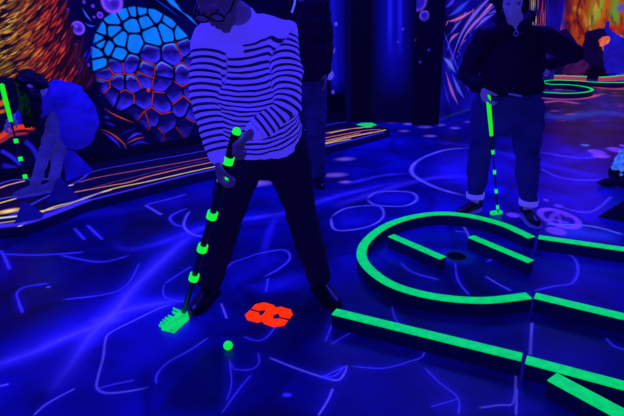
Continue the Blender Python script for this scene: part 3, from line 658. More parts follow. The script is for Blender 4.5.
kerb(straight(G(391, 235, z), G(443, 257.5, z)), 'short green bar left of the golf hole inside the ring', .055)
kerb(straight(G(471, 236, z), G(531, 261, z)), 'short green bar right of the golf hole inside the ring', .055)
kerb(straight(G(334, 311, z), G(522, 356.5, z)), 'long green kerb nearest the striped-shirt person, left end by his shoe', .058)
kerb(straight(G(526, 359, z), G(700, 405, z)), 'green kerb at lower right continuing the line of the long kerb', .058)
kerb(straight(G(552, 376, z), G(660, 434, z)), 'thick green kerb cut by the lower right corner', .07)

# far course
zf = .09
farS = [(660, 81), (624, 82.3), (600, 82.2), (575, 80.5), (552, 80), (543, 81.8), (550, 84), (566, 84.3), (582, 86), (591.5, 88.6), (590, 91), (578, 92.7), (560, 93), (530, 91)]
kerb(catmull([G(x, y, zf) for x, y in farS], 7), 'winding S-shaped green kerb on the far course right of the hooded person', .055, zf)
kerb(straight(G(549, 75.2, zf), G(587, 76.2, zf)), 'far straight green kerb with pink side in front of the purple boulder', .09, zf, 'pink_side')
kerb(straight(G(600, 77, zf), G(616, 76, zf)), 'short far green kerb with pink side beside the blue mountain', .09, zf, 'pink_side')
kerb(straight(G(617, 75.4, zf), G(650, 74, zf)), 'far green kerb with pink side cut by the right picture edge', .09, zf, 'pink_side')

# golf hole
hc = G(456.5, 256.5, 0)
gh = L(); rim = empty('golf_hole', hc, 'dark round golf hole inside the green kerb ring', 'hole')
n = 32; v = []; f = []
for r_, zz in ((.076, .0), (.074, .004), (.060, .004), (.058, .001)):
    for j in range(n): a = 2*math.pi*j/n; v.append(hc+Vector((r_*math.cos(a), r_*math.sin(a), zz)))
for i in range(3):
    for j in range(n): f.append((i*n+j, i*n+(j+1) % n, (i+1)*n+(j+1) % n, (i+1)*n+j))
adopt(mk('rim', v, f, M['cup_rim']), rim)
v = [hc+Vector((.0595*math.cos(2*math.pi*j/n), .0595*math.sin(2*math.pi*j/n), .0022)) for j in range(n)]
adopt(mk('cup', v, [tuple(range(n))], M['void'], smooth=False), rim)  # flat disc over the floor; shade inside the hole put into its colour

# ball and red tee emblem
bc = G(228, 345.5, .0215); ball = L().ell(bc, .0215, .0215, .0215, n=28).make('golf_ball', M['green_ball']); tag(ball, 'bright green golf ball on the floor in front of the striped-shirt person', 'ball')
em = [(50, 205), (75, 262), (185, 290), (235, 275), (245, 300), (345, 335), (460, 320), (502, 264), (408, 240), (375, 247), (345, 242), (348, 215), (385, 195), (410, 203), (408, 226), (515, 248), (550, 205), (530, 150), (420, 118), (370, 130), (355, 105), (255, 75), (160, 95), (116, 143), (203, 168), (232, 157), (262, 160), (258, 178), (230, 207), (200, 206), (200, 182), (104, 156)]
bm = bmesh.new(); vs_ = [bm.verts.new(G(240+x/10.4, 295+y/10.4, .0025)) for x, y in em]; fc = bm.faces.new(vs_); bm.normal_update()
if fc.normal.z < 0: fc.normal_flip()
bmesh.ops.triangulate(bm, faces=[fc]); me = bpy.data.meshes.new('tee_emblem'); bm.to_mesh(me); bm.free(); me.materials.append(M['red'])
eo = bpy.data.objects.new('tee_emblem', me); col.objects.link(eo); tag(eo, 'glowing red emblem of two back-to-back letter C shapes on the floor', 'emblem')

# ================================================================== ROCK PROPS
def rock(name, pts, mt, label, cat, voxel=.03, wr=.02, ws_=5, seed=0, it=2, group=None):
    b = bmesh.new()
    for p in pts: b.verts.new(p)
    bmesh.ops.convex_hull(b, input=b.verts)
    bmesh.ops.delete(b, geom=[x for x in b.verts if not x.link_faces], context='VERTS')
    bmesh.ops.subdivide_edges(b, edges=b.edges[:], cuts=3, use_grid_fill=True)
    b.normal_update()
    zmin = min(v.co.z for v in b.verts)
    for v in b.verts:
        if v.co.z > zmin+.03: v.co += v.normal*(mnoise.noise(v.co*ws_+Vector((seed, 0, 0)))*wr)
    me = bpy.data.meshes.new(name); b.to_mesh(me); b.free(); me.materials.append(mt)
    o = bpy.data.objects.new(name, me); col.objects.link(o); tag(o, label, cat, group); return o
def pyr(apx, base, Yd, mt, label, zb):
    a = G(*base[0], zb); b_ = G(*base[1], zb); mid = (a+b_)/2; bk = Vector((-.03, .10, 0)); ap = A(*apx, mid.y+.08)
    return rock('pyramid_obstacle', [a, b_, a+bk, b_+bk, ap, ap+Vector((.02, .02, -.005))], mt, label, 'obstacle', wr=.008, seed=Yd)
pyr((57, 178), [(46, 203), (77, 200)], 1, M['rock_dark'], 'taller dark blue pyramid obstacle standing on the striped lane', h)
pyr((22, 203), [(14, 224), (42, 218.5)], 2, M['rock_dark'], 'smaller dark blue pyramid obstacle near the left picture edge on the lane', h)
b0 = G(66, 181.5, h); b1 = G(91, 172.5, h)
rock('boulder', [b0, b1, A(92, 169, b1.y+.02), A(74, 151, b1.y-.08), A(62, 148, b1.y-.1), b0+Vector((-.02, .14, 0)), b1+Vector((-.06, .1, 0))], M['rock_blue'], 'bright blue faceted boulder on the striped lane behind the stooping person', 'boulder', wr=.010, seed=4)
# right edge rock with pale crackled crown, and a low dark one
rb = G(628, 186, 0)
crk = empty('crackled_rock', rb, 'rock with pale blue crackled crown and dark foot cut by the right edge', 'rock')
o = L().ell(rb+Vector((.02, .05, .10)), .17, .14, .12).ell(rb+Vector((-.14, .0, .035)), .13, .07, .035).ell(rb+Vector((-.02, -.08, .05)), .13, .06, .05).fuse('rock_foot', M['rock_black'], crk, .012, 3, .012, 9)
o = L().ell(rb+Vector((.06, .05, .21)), .17, .13, .12).ell(rb+Vector((-.04, .03, .16)), .10, .10, .08).fuse('crown', M['pale_vein'], crk, .012, 2, .03, 14)
rb2 = G(622, 222, 0)
rock('rock', [G(598, 217, 0), G(640, 224, 0), G(640, 214, 0), A(613, 208, rb2.y+.1), A(627, 199, rb2.y+.1), A(645, 200, rb2.y+.15), G(622, 222, 0), G(625, 210, 0)], M['rock_black'], 'low black rock wedge on the floor at the right edge below the crackled rock', 'rock', wr=.01, seed=9)
# far props
def cone_pts(px, base_y, Y, apex, rpx):
    return
c0 = G(611, 71.0, 0)
cv = L(); ap = A(608, 21, c0.y); 
k_ = (ap.z)
cv.tube([c0+Vector((.1, 0, .02)), c0+Vector((.05, 0, k_*.28)), c0+Vector((.01, 0, k_*.52)), (ap.x, ap.y, k_*.76), (ap.x, ap.y, k_)], [(.66, .5), (.46, .36), (.25, .2), (.11, .1), (.03, .03)], ax=Vector((1, 0, 0)), n=18)
o = cv.fuse('mountain_prop', M['cone'], None, .03, 2, .05, 3.2, 3); tag(o, 'pointed blue mountain prop on the far course at upper right', 'mountain prop')
s0 = G(589, 75.2, 0); st = empty('tree_stump', s0, 'purple tree stump prop with glowing orange top left of the blue mountain', 'stump prop')
z1 = A(590, 38, s0.y).z
L().tube([s0, s0+Vector((0, 0, z1*.4)), s0+Vector((.0, 0, z1*.8)), s0+Vector((.02, 0, z1))], [(.34, .3), (.24, .22), (.2, .19), (.24, .22)], ax=Vector((1, 0, 0))).fuse('trunk', M['far_dark'], st, .03, 2, .06, 4, 1)
L().ell(s0+Vector((.1, -.16, z1*.93)), .13, .1, .1).ell(s0+Vector((.05, -.1, z1*1.02)), .12, .1, .07).fuse('glowing_top', M['flame'], st, .02, 2, .04, 7, 2)
m0 = G(574, 77.4, 0); mr = A(579, 68, m0.y).z
o = L().ell(m0+Vector((0, 0, mr*.9)), .24, .22, mr*.95).ell(m0+Vector((.06, -.04, mr*1.25)), .19, .18, mr*.62).fuse('purple_boulder', M['rock_purple'], None, .02, 3, .03, 6, 5); tag(o, 'rounded purple and pink boulder behind the far green kerbs', 'boulder')
d0 = G(562, 73.5, 0)
rock('dark_rock', [d0+Vector((x_, y_, 0)) for x_, y_ in ((-.6, -.1), (.35, -.15), (.4, .5), (-.6, .5))]+[A(552, 36, d0.y+.2), A(566, 30, d0.y+.2), A(577, 44, d0.y+.2), A(545, 50, d0.y+.2), A(580, 58, d0.y+.2)], M['far_dark'], 'dark purple rock mass behind the far kerb beside the hooded person', 'rock', wr=.12, ws_=2, seed=6)
d0 = G(597, 78.5, 0)
rock('dark_rock', [d0+Vector((x_, y_, 0)) for x_, y_ in ((-.28, -.05), (.3, -.05), (.2, .25), (-.2, .25))]+[A(592, 66, d0.y+.1), A(598, 64, d0.y+.1), A(602, 70, d0.y+.1)], M['rock_black'], 'small black rock between the far kerbs in front of the stump', 'rock', wr=.03, ws_=4, seed=8)
#PEOPLE_BEGIN
# ================================================================== PEOPLE
def V(*a): return Vector(a)
def perp(v, t): v = Vector(v); t = Vector(t).normalized(); return (v - t*v.dot(t)).normalized()
def head(l, c, Fv, Uv, s=1.0):
    Fv = Vector(Fv).normalized(); Uv = perp(Uv, Fv); Rv = Fv.cross(Uv)
    e = lambda r, f, u, a, b, d: l.ell(c+Rv*(r*s)+Fv*(f*s)+Uv*(u*s), a*s, b*s, d*s, Rv, Fv, Uv)
    e(0, -.012, .035, .074, .094, .088); e(0, .012, -.02, .066, .078, .08); e(0, .03, -.062, .052, .055, .052)
    e(0, .062, -.098, .022, .02, .018); e(0, .1, -.022, .012, .018, .012); e(0, .09, -.002, .008, .012, .026)
    e(0, .078, .03, .05, .016, .013); e(.036, .07, -.03, .02, .016, .02); e(-.036, .07, -.03, .02, .016, .02)
    e(0, .086, -.058, .023, .009, .0055); e(0, .084, -.07, .02, .009, .006)
    e(.074, -.008, -.008, .01, .02, .03); e(-.074, -.008, -.008, .01, .02, .03)
    return Rv, Fv, Uv
def eyes(c, Rv, Fv, Uv, par, s=1.0):
    for q in (-1, 1):
        o = L().ell(c+Rv*(.031*q*s)+Fv*(.077*s)+Uv*(.006*s), .014*s, .011*s, .009*s, Rv, Fv, Uv, n=12).make('eye', M['eye'], par)
def hand(l, wrist, d, n, side, curl=(50, 60, 45), s=1.0, spread=.0):
    """palm, four unequal fingers bent about the knuckles and a thumb leaving the side of the palm"""
    d = Vector(d).normalized(); n = perp(n, d); sd = d.cross(n)*side            # sd: towards the thumb
    l.tube([wrist, wrist+d*.03*s, wrist+d*.065*s, wrist+d*.09*s], [(.026*s, .02*s), (.034*s, .018*s), (.041*s, .016*s), (.039*s, .013*s)], ax=sd)
    for k, (off, ln, r) in enumerate(((.031, .078, .0088), (.0105, .088, .0092), (-.0105, .081, .0088), (-.031, .064, .0078))):
        p = wrist+d*(.088-.004*abs(k-1))*s+sd*off*s; pts = [p-d*.012*s, p]; a = 0; f = (.46, .31, .23)
        for i in range(3):
            a += math.radians(curl[i]*(1+.06*(k-1))); dr = d*math.cos(a)+n*math.sin(a)+sd*(spread*(1.5-k)*.12); p = p+dr*(ln*f[i]*s); pts.append(p)
        l.tube(pts, [r*s*1.05, r*s*1.05, r*s, r*s*.92, r*s*.8], n=10)
    b = wrist+d*.025*s+sd*.026*s
    t1 = b+(d*.55+sd*.55+n*.55).normalized()*.04*s; t2 = t1+(d*.75+sd*.1+n*.7).normalized()*.032*s; t3 = t2+(d*.6-sd*.25+n*.75).normalized()*.024*s
    l.tube([b-sd*.012*s, b, t1, t2, t3], [.014*s, .014*s, .0105*s, .0095*s, .008*s], n=10)
def shoe(heel, toe, par, mt, sole, s=1.0, up=None, light_toe=None):
    heel = Vector(heel); toe = Vector(toe); d = (toe-heel).normalized(); ln = (toe-heel).length; u = V(0, 0, 1); sd = d.cross(u).normalized(); u = sd.cross(d)
    l = L(); P = lambda t, z: heel+d*(ln*t)+u*z
    l.tube([P(.02, .05), P(.15, .052), P(.32, .05), P(.5, .043), P(.7, .036), P(.88, .031), P(.98, .026)], [(.030, .036), (.036, .04), (.038, .040), (.042, .033), (.046, .026), (.038, .02), (.02, .013)], ax=sd)
    l.tube([P(.16, .06), P(.15, .10), P(.14, .125)], [(.036, .045), (.036, .042), (.038, .044)], ax=sd)
    o = l.fuse('shoe', mt, par, .007, 3)
    l = L(); ring = [(0, .018), (.03, .03), (.2, .037), (.4, .039), (.62, .047), (.8, .046), (.94, .032), (1.0, .012)]
    v = []; f = []
    seq = [(t, w_) for t, w_ in ring]+[(t, -w_) for t, w_ in reversed(ring)]
    for z_ in (.0, .018):
        for t, w_ in seq: v.append(heel+d*(ln*t*1.02-.004)+sd*w_+u*z_)
    n_ = len(seq)
    for i in range(n_): f.append((i, (i+1) % n_, n_+(i+1) % n_, n_+i))
    f.append(tuple(reversed(range(n_)))); f.append(tuple(n_+i for i in range(n_)))
    so = mk('sole', v, f, sole, smooth=False); so.parent = o; so.matrix_parent_inverse = o.matrix_world.inverted() if False else Matrix.Identity(4)
    if par.type == 'EMPTY': so.matrix_parent_inverse = Matrix.Identity(4)
    return o
def skeleton(l, J, k=1.0, skin=True):
    """torso, arms and legs of the body itself"""
    X = (J['sL']-J['sR']).normalized(); pc = (J['hR']+J['hL'])/2; sc_ = (J['sR']+J['sL'])/2; up = (sc_-pc)
    l.tube([pc-up*.10, pc+up*.05, pc+up*.35, pc+up*.65, pc+up*.9, pc+up*1.0], [(.13*k, .09*k), (.15*k, .10*k), (.125*k, .09*k), (.15*k, .10*k), (.14*k, .08*k), (.08*k, .06*k)], ax=X)
    l.tube([sc_, J['neck'], J['headc']-J['U']*.05], [.06*k, .052*k, .052*k])
    for q in 'RL':
        s_, e_, w_ = J['s'+q], J['e'+q], J['w'+q]
        l.tube([sc_.lerp(s_, .5), s_, s_.lerp(e_, .5), e_, e_.lerp(w_, .35), w_], [.055*k, .055*k, .046*k, .038*k, .04*k, .027*k])
        h_, n_, a_ = J['h'+q], J['k'+q], J['a'+q]
        l.tube([h_, h_.lerp(n_, .4), n_, n_.lerp(a_, .35), a_-V(0, 0, .0), a_-V(0, 0, .05)], [.085*k, .078*k, .055*k, .055*k, .033*k, .033*k])
def trousers(J, mt, par, name='trousers', rt=.1, rk=.072, ra=.062, hipr=(.18, .125), top=.12, wr=.010, bot=.0, seed=0):
    l = L(); X = (J['hL']-J['hR']).normalized(); pc = (J['hR']+J['hL'])/2; up = ((J['sR']+J['sL'])/2-pc).normalized()
    l.tube([pc-up*.06, pc+up*.03, pc+up*top], [(hipr[0]*.92, hipr[1]*.95), hipr, (hipr[0]*.93, hipr[1]*.93)], ax=X)
    for q in 'RL':
        h_, n_, a_ = J['h'+q], J['k'+q], J['a'+q]
        l.tube([h_+up*.02, h_.lerp(n_, .35), h_.lerp(n_, .75), n_, n_.lerp(a_, .45), a_+V(0, 0, bot)], [rt*1.05, rt, rk*1.1, rk, rk*.95, ra])
    return l.fuse(name, mt, par, .011, 4, wr, 11, seed)

def foot(an, a_px, b_px, ln=.27):              # heel and toe of a shoe under an ankle, pointing the way the photo shows
    d = (G(*b_px)-G(*a_px)).normalized(); hl = V(an.x, an.y, 0)-d*.062; return hl, hl+d*ln
# ---------------------------------------------------------------- putters
def putter(butt, tip, headpts, label, grip_len, bands, grip_mat, rs_=.006, rb=.011, rg=.014, headname='putter_head'):
    a = (tip-butt).normalized(); root = empty('putter', tip, label, 'putter')
    L().tube([butt+a*(grip_len*.9), tip], [rs_, rs_*.9], n=12).make('shaft', M['metal'], root)
    L().tube([butt+a*.012, butt+a*grip_len*.5, butt+a*grip_len], [rg, rg*.95, rg*.8], n=14).make('grip', grip_mat, root)
    if grip_mat is not M['green_grip']:
        o = L().tube([butt-a*.004, butt+a*.012], [rg*.95, rg*.95], n=14).make('grip_cap', M['green_hot'], root); o['label'] = 'bright green butt cap'
    for s_, ln in bands:
        L().tube([butt+a*(s_-ln/2), butt+a*(s_+ln/2)], [rb, rb], n=18, cap=False).make('tape_band', M['green_hot'], root, True)
    return root, a

# ================================================================== striped-shirt man
U_m = None
butt = A(236.5, 132, 2.14); tipm = G(184, 311, .03)
J = dict(hR=A(243, 150, 2.64), hL=A(285, 148, 2.68), kR=A(225, 224, 2.50), kL=A(302, 216, 2.62), aR=G(210, 281, .10), aL=G(319, 276, .10),
         sR=A(206, 38, 2.33), sL=A(285, 33, 2.40), eR=A(205, 106, 2.24), wR=A(219, 160, 2.17), eL=A(287, 108, 2.22), wL=A(252, 134, 2.17))
Fh = V(-.26, -.62, -.74).normalized(); Uh = perp((0, 0, 1), Fh); Uh = (Uh + Fh.cross(Uh)*.04).normalized()
chin = A(227, 31, 2.10); hcen = chin + Uh*.108 - Fh*.066
J['U'] = Uh; J['headc'] = hcen; J['neck'] = A(241, 15, 2.35)
man = empty('person', (J['aR']+J['aL'])/2*V(1, 1, 0).x if False else Vector(((J['aR'].x+J['aL'].x)/2, 2.5, 0)), 'person in a striped pullover and glasses bending over to putt, dark trousers', 'person')
a_m = (tipm-butt).normalized()
l = L(); skeleton(l, J); R_, F_, U_ = head(l, hcen, Fh, Uh)
gR = butt+a_m*.235; gL = butt+a_m*.085
dR = (gR-J['wR']).normalized(); nR = perp((.9, -.1, 0), dR)
hand(l, J['wR'], (dR+V(0, -.45, 0)).normalized(), nR, 1, (42, 62, 50))
dL = (gL-J['wL']).normalized(); nL_ = perp((-.5, -.1, -.8), dL)
hand(l, J['wL']+V(0, -.02, .01), (dL+V(0, -.35, .0)).normalized(), nL_, -1, (48, 62, 50))
body = l.fuse('body', M['skin'], man, .006, 2)
# pullover with stripes that follow trunk and sleeves
l = L(); X = (J['sL']-J['sR']).normalized(); pc = (J['hR']+J['hL'])/2; sm = (J['sR']+J['sL'])/2; up = sm-pc; upn = up.normalized()
hem = A(268, 143, 2.62); hem2 = pc+up*.06
tors = [pc+up*.075-X*.01, pc+up*.17, pc+up*.4, pc+up*.66, pc+up*.86, pc+up*.97, pc+up*1.04]
l.tube(tors, [(.212, .15), (.207, .146), (.2, .14), (.2, .142), (.19, .12), (.15, .09), (.085, .07)], ax=X, n=24, cap=False)
for q in 'RL':
    s_, e_, w_ = J['s'+q], J['e'+q], J['w'+q]
    l.tube([sm.lerp(s_, .45)+upn*.02, s_-X*(.012 if q == 'L' else -.012), s_.lerp(e_, .5), e_, e_.lerp(w_, .5), w_-(w_-e_).normalized()*.015], [.075, .077, .068, .060, .052, .042], n=18)
shirt_m = bpy.data.materials.new('striped_knit'); shirt_m.use_nodes = True
nt = shirt_m.node_tree; b = nt.nodes['Principled BSDF']; b.inputs['Roughness'].default_value = .9; b.inputs['Specular IOR Level'].default_value = .1
at = nt.nodes.new('ShaderNodeAttribute'); at.attribute_name = 'stripe'
fr = nt.nodes.new('ShaderNodeMath'); fr.operation = 'FRACT'; nt.links.new(at.outputs['Fac'], fr.inputs[0])
rp = nt.nodes.new('ShaderNodeValToRGB'); nt.links.new(fr.outputs[0], rp.inputs['Fac'])
el = rp.color_ramp.elements; base = lin((70, 52, 236)); drk = lin((8, 4, 62))
el[0].position = 0; el[0].color = (*base, 1); el[1].position = .52; el[1].color = (*base, 1)
for p_, c_ in ((.58, drk), (.94, drk), (.995, base)):
    x_ = el.new(p_); x_.color = (*c_, 1)
at2 = nt.nodes.new('ShaderNodeAttribute'); at2.attribute_name = 'plain'
mxp = nt.nodes.new('ShaderNodeMix'); mxp.data_type = 'RGBA'; nt.links.new(at2.outputs['Fac'], mxp.inputs[0]); nt.links.new(rp.outputs['Color'], mxp.inputs[6]); mxp.inputs[7].default_value = (*base, 1)
nt.links.new(mxp.outputs[2], b.inputs['Emission Color']); b.inputs['Emission Strength'].default_value = .86
nt.links.new(mxp.outputs[2], b.inputs['Base Color'])
tcs = nt.nodes.new('ShaderNodeTexCoord'); nz = nt.nodes.new('ShaderNodeTexNoise'); nz.inputs['Scale'].default_value = 14; nt.links.new(tcs.outputs['Object'], nz.inputs['Vector'])
bp = nt.nodes.new('ShaderNodeBump'); bp.inputs['Strength'].default_value = .35; bp.inputs['Distance'].default_value = .02; nt.links.new(nz.outputs['Fac'], bp.inputs['Height']); nt.links.new(bp.outputs['Normal'], b.inputs['Normal'])
nb = J['neck']; l.tube([sm.lerp(nb, .1), sm.lerp(nb, .55), sm.lerp(nb, .82)], [.098, .082, .068], n=18)
sh = l.fuse('pullover', shirt_m, man, .0075, 5, .012, 8, 2)
def segd(p, a, b):
    d = b-a; t = min(max((p-a).dot(d)/d.length_squared, 0), 1); return (p-(a+d*t)).length, t
st = []; mk_ = []; Lt = up.length; PIT = .0275; Yv = upn.cross(X).normalized()
def projs(p, a, b): d = b-a; return (p-a).dot(d)/d.length
for v in sh.data.vertices:
    p = v.co
    rel = p-pc; t = rel.dot(upn)/Lt; ex = rel.dot(X)/.185; ey = rel.dot(Yv)/.135; dt = math.hypot(ex, ey)
    cand = [(dt, 'T', t)]
    for q in 'RL':
        d1_, t1_ = segd(p, J['s'+q], J['e'+q]); d2_, t2_ = segd(p, J['e'+q], J['w'+q])
        l1 = (J['e'+q]-J['s'+q]).length; l2 = (J['w'+q]-J['e'+q]).length
        r1 = .075-.015*t1_; r2 = .06-.018*t2_
        w1 = (r1/max(d1_, .01))**5; w2 = (r2/max(d2_, .01))**5
        sA = projs(p, J['s'+q], J['e'+q]); sB = l1+projs(p, J['e'+q], J['w'+q])
        cand.append((min(d1_/r1*.84, d2_/r2*.88), q, (w1*sA+w2*sB)/(w1+w2), l1+l2))
    best = min(cand)
    if best[1] == 'T':
        y_ = t*Lt; st.append(y_/PIT); mk_.append(1. if y_ > Lt*1.03 or y_ < .085 or (abs(ex) > .5 and y_ > Lt*.94) else 0.)
    else:
        lo = .06 if best[1] == 'R' else .02
        st.append(best[2]/PIT+.3); mk_.append(1. if best[2] < lo or best[2] > best[3]-.03 else 0.)
for nm_, dat in (('stripe', st), ('plain', mk_)):
    at_ = sh.data.attributes.new(nm_, 'FLOAT', 'POINT'); at_.data.foreach_set('value', dat)
tr = trousers(J, M['trousers'], man, rt=.116, rk=.084, ra=.068, hipr=(.19, .135), top=.20, wr=.007)
hR_ = G(212, 294, 0); shoe(*foot(J['aR'], (216, 290), (194, 312), .265), man, M['shoe'], M['sole']); shoe(*foot(J['aL'], (315, 284), (337, 305), .28), man, M['shoe'], M['sole'])
# cropped dark hair and spectacles
l = L(); e = lambda r, f, u, a, b_, c_: l.ell(hcen+R_*r+F_*f+U_*u, a, b_, c_, R_, F_, U_)
e(0, -.035, .055, .08, .085, .08); e(0, .03, .105, .06, .045, .025); e(.06, -.03, .03, .028, .05, .05); e(-.06, -.03, .03, .028, .05, .05); e(0, -.07, .0, .065, .04, .07)
l.fuse('hair', M['hair'], man, .007, 2, .008, 30)
gl_ = L()
for q in (-1, 1):
    c_ = hcen+R_*(.034*q)+F_*.102+U_*.004; pts = []
    for i in range(17): a_ = 2*math.pi*i/16; pts.append(c_+R_*(.027*math.cos(a_))+U_*(.02*math.sin(a_)))
    gl_.tube(pts, [.0034]*17, n=8, cap=False); gl_.tube([c_+R_*(.027*q), c_+R_*(.046*q)-F_*.03, c_+R_*(.046*q)-F_*.11], [.003]*3, n=8)
gl_.tube([hcen+R_*-.008+F_*.106+U_*.01, hcen+R_*.008+F_*.106+U_*.01], [.003]*2, n=8)
gf = gl_.make('glasses', M['frame'], man)
for q in (-1, 1): 
    ln_ = L().ell(hcen+R_*(.034*q)+F_*.102+U_*.004, .025, .0015, .018, R_, F_, U_).make('lens', M['lens']); ln_.parent = gf
eyes(hcen, R_, F_, U_, man)
# his putter
def at_y(y, butt=butt, tipm=tipm):
    a_m = (tipm-butt).normalized(); lo, hi = 0, (tipm-butt).length
    for _ in range(40):
        mid = (lo+hi)/2; p = butt+a_m*mid-V(0, 0, H); zz = p.dot(fw); py = 208-F*p.dot(cU)/zz
        if py < y: lo = mid
        else: hi = mid
    return lo
rootm, _ = putter(butt, tipm, None, 'putter swung by the striped-shirt person, dark shaft with wide green bands and comb-edged green head', .30, [(at_y(y), .034) for y in (160, 178, 215, 248, 277)], M['tape_dark'], .016, .024, .019)
hp = [(187, 310.5), (189, 318), (174, 331.5), (161.5, 328.5), (162.6, 325.2), (172, 319.6), (179.5, 311.2)]
v = []; f = []
def slab(pts, z0_, z1_):
    b0_ = len(v); n_ = len(pts)
    for zz in (z0_, z1_):
        for x, y in pts: p = G(x, y, .014); v.append(Vector((p.x, p.y, zz)))
    for i in range(n_): f.append((b0_+i, b0_+(i+1) % n_, b0_+n_+(i+1) % n_, b0_+n_+i))
    f.append(tuple(b0_+i for i in reversed(range(n_)))); f.append(tuple(b0_+n_+i for i in range(n_)))
slab(hp, .004, .020)
for (x0, y0), (x1, y1) in (((159.2, 325.2), (165, 327)), ((160.6, 322.6), (167, 325.2)), ((162.8, 320), (169.5, 323)), ((165.4, 317.8), (172, 320.6)), ((168.4, 315.8), (175, 318.4)), ((172.6, 312), (180, 315)), ((173.4, 308.4), (183, 312.4))):
    slab([(x0-.3, y0-.55), (x1, y1-.75), (x1, y1+.55), (x0-.3, y0+.55)], .008, .018)
ho = mk('putter_head', v, f, M['green_head'], smooth=False); adopt(ho, rootm); ho['label'] = 'green head with comb-like teeth'

# ================================================================== woman with the hand on her hip
J = dict(hR=A(489, 108, 3.74), hL=A(527, 110, 3.72), kR=A(480, 152, 3.74), kL=A(527, 157, 3.64), aR=G(475, 199, .10), aL=G(528, 206, .10),
         sR=A(484, 37, 3.70), sL=A(546, 38, 3.70), eR=A(466, 77, 3.70), wR=A(481, 87, 3.47), eL=A(575, 55, 3.74), wL=A(549, 64, 3.88))
Fh = V(-.26, -.84, -.46).normalized(); Uh = perp((0, 0, 1), Fh)
chin = A(511, 19.5, 3.56); hcen = chin + Uh*.108 - Fh*.066
J['U'] = Uh; J['headc'] = hcen; J['neck'] = A(516, 24, 3.66)
wom = empty('person', Vector(((J['aR'].x+J['aL'].x)/2, 3.66, 0)), 'person in a black hooded top and dark jeans leaning on a putter, hand on hip', 'person')
l = L(); skeleton(l, J); R_, F_, U_ = head(l, hcen, Fh, Uh, .97)
wb_ = A(488, 95, 3.44); wt = G(498, 212, .03); a_w = (wt-wb_).normalized()
dR = V(.36, -.12, -.93).normalized(); hand(l, J['wR'], dR, perp((.9, .15, .2), dR), 1, (24, 38, 36))
dL = V(-.75, .0, -.6).normalized(); hand(l, J['wL'], dL, perp((-.3, -.9, .1), dL), -1, (12, 20, 18), 1, .5)
l.fuse('body', M['skin_pale'], wom, .0065, 2)
l = L(); X = (J['sL']-J['sR']).normalized(); pc = (J['hR']+J['hL'])/2; sm = (J['sR']+J['sL'])/2; up = sm-pc
l.tube([pc+up*.245, pc+up*.31, pc+up*.47, pc+up*.68, pc+up*.86, pc+up*.97, pc+up*1.06], [(.235, .17), (.235, .172), (.215, .165), (.215, .168), (.19, .125), (.15, .09), (.085, .075)], ax=X, n=20, cap=False)
for q in 'RL':
    s_, e_, w_ = J['s'+q], J['e'+q], J['w'+q]
    l.tube([sm.lerp(s_, .4), s_, s_.lerp(e_, .5), e_, e_.lerp(w_, .5), w_-(w_-e_).normalized()*.01], [.08, .082, .074, .068, .056, .046], n=16)
# collar of the hood, open in a V at the throat
for q in (-1, 1):
    l.tube([A(514+q*13, 16, 3.68), A(514+q*12, 22, 3.60), A(515+q*6, 29, 3.54), A(516, 35, 3.52)], [.03, .03, .024, .016])
l.tube([A(500, 17, 3.72), A(514, 14, 3.80), A(530, 17, 3.74)], [.045, .055, .045])
l.fuse('hooded_top', M['black_cloth'], wom, .010, 4, .012, 9, 5)
for (x0, y0), (x1, y1) in (((516, 29), (516, 34)),):
    zp = empty('zip', (0, 0, 0), None, None) if False else None
zc = A(516, 33.5, 3.47); zl = L(); pts = []
for i in range(17): a_ = 2*math.pi*i/16; pts.append(zc+V(.014*math.cos(a_), 0, .014*math.sin(a_)))
zl.tube(pts, [.003]*17, n=8, cap=False); zl.tube([zc+V(0, 0, .014), zc+V(0, .005, .034)], [.004, .004], n=8); zo = zl.make('zip_pull', M['bright_metal'], wom); zo['label'] = 'pale ring zip pull'
trousers(J, M['jeans'], wom, 'jeans', .118, .084, .058, (.224, .158), .32, .010, .045, 3)
bk = L(); bk.tube([A(509, 94, 3.535), A(516, 95, 3.54), A(521, 96, 3.545)], [(.008, .006)]*3); bk.make('belt_buckle', M['bright_metal'], wom)
for q in 'RL': 
    a_ = J['a'+q]; an = L().tube([a_+V(.0, 0, .012), a_+V(0, 0, .05)], [.066, .068], n=20, cap=False).make('ankle_band', M['band'], wom); an['label'] = 'pale turned-up cuff'
shoe(*foot(J['aR'], (482, 205), (459, 212), .25), wom, M['shoe'], M['sole_light']); shoe(*foot(J['aL'], (527, 211), (548, 229), .25), wom, M['shoe'], M['sole_light'])
l = L(); e = lambda r, f, u, a, b_, c_: l.ell(hcen+R_*r+F_*f+U_*u, a, b_, c_, R_, F_, U_)
e(0, -.03, .055, .084, .09, .085); e(0, .035, .1, .065, .05, .03); e(.066, -.02, -.01, .03, .05, .08); e(-.066, -.02, -.01, .03, .05, .08); e(0, -.08, -.02, .075, .05, .1); e(-.08, .0, -.05, .022, .035, .06); e(.08, .0, -.05, .022, .035, .06); e(.10, -.05, .0, .05, .05, .06)
l.fuse('hair', M['hair'], wom, .008, 2, .012, 25, 3)
eyes(hcen, R_, F_, U_, wom)
rw, _ = putter(wb_, wt, None, 'putter with a bright green grip held upright by the person with hand on hip', .29, [(at_y(y_, wb_, wt), .03) for y_ in (152, 172, 191, 207)], M['green_grip'], .006, .0095, .015)
o = L().box(wt+V(-.01, .01, -.008), .045, .016, .014, V(.9, .3, 0).normalized(), V(-.3, .9, 0).normalized()).make('putter_head', M['green'], rw, False); bevel_mod(o, .005)

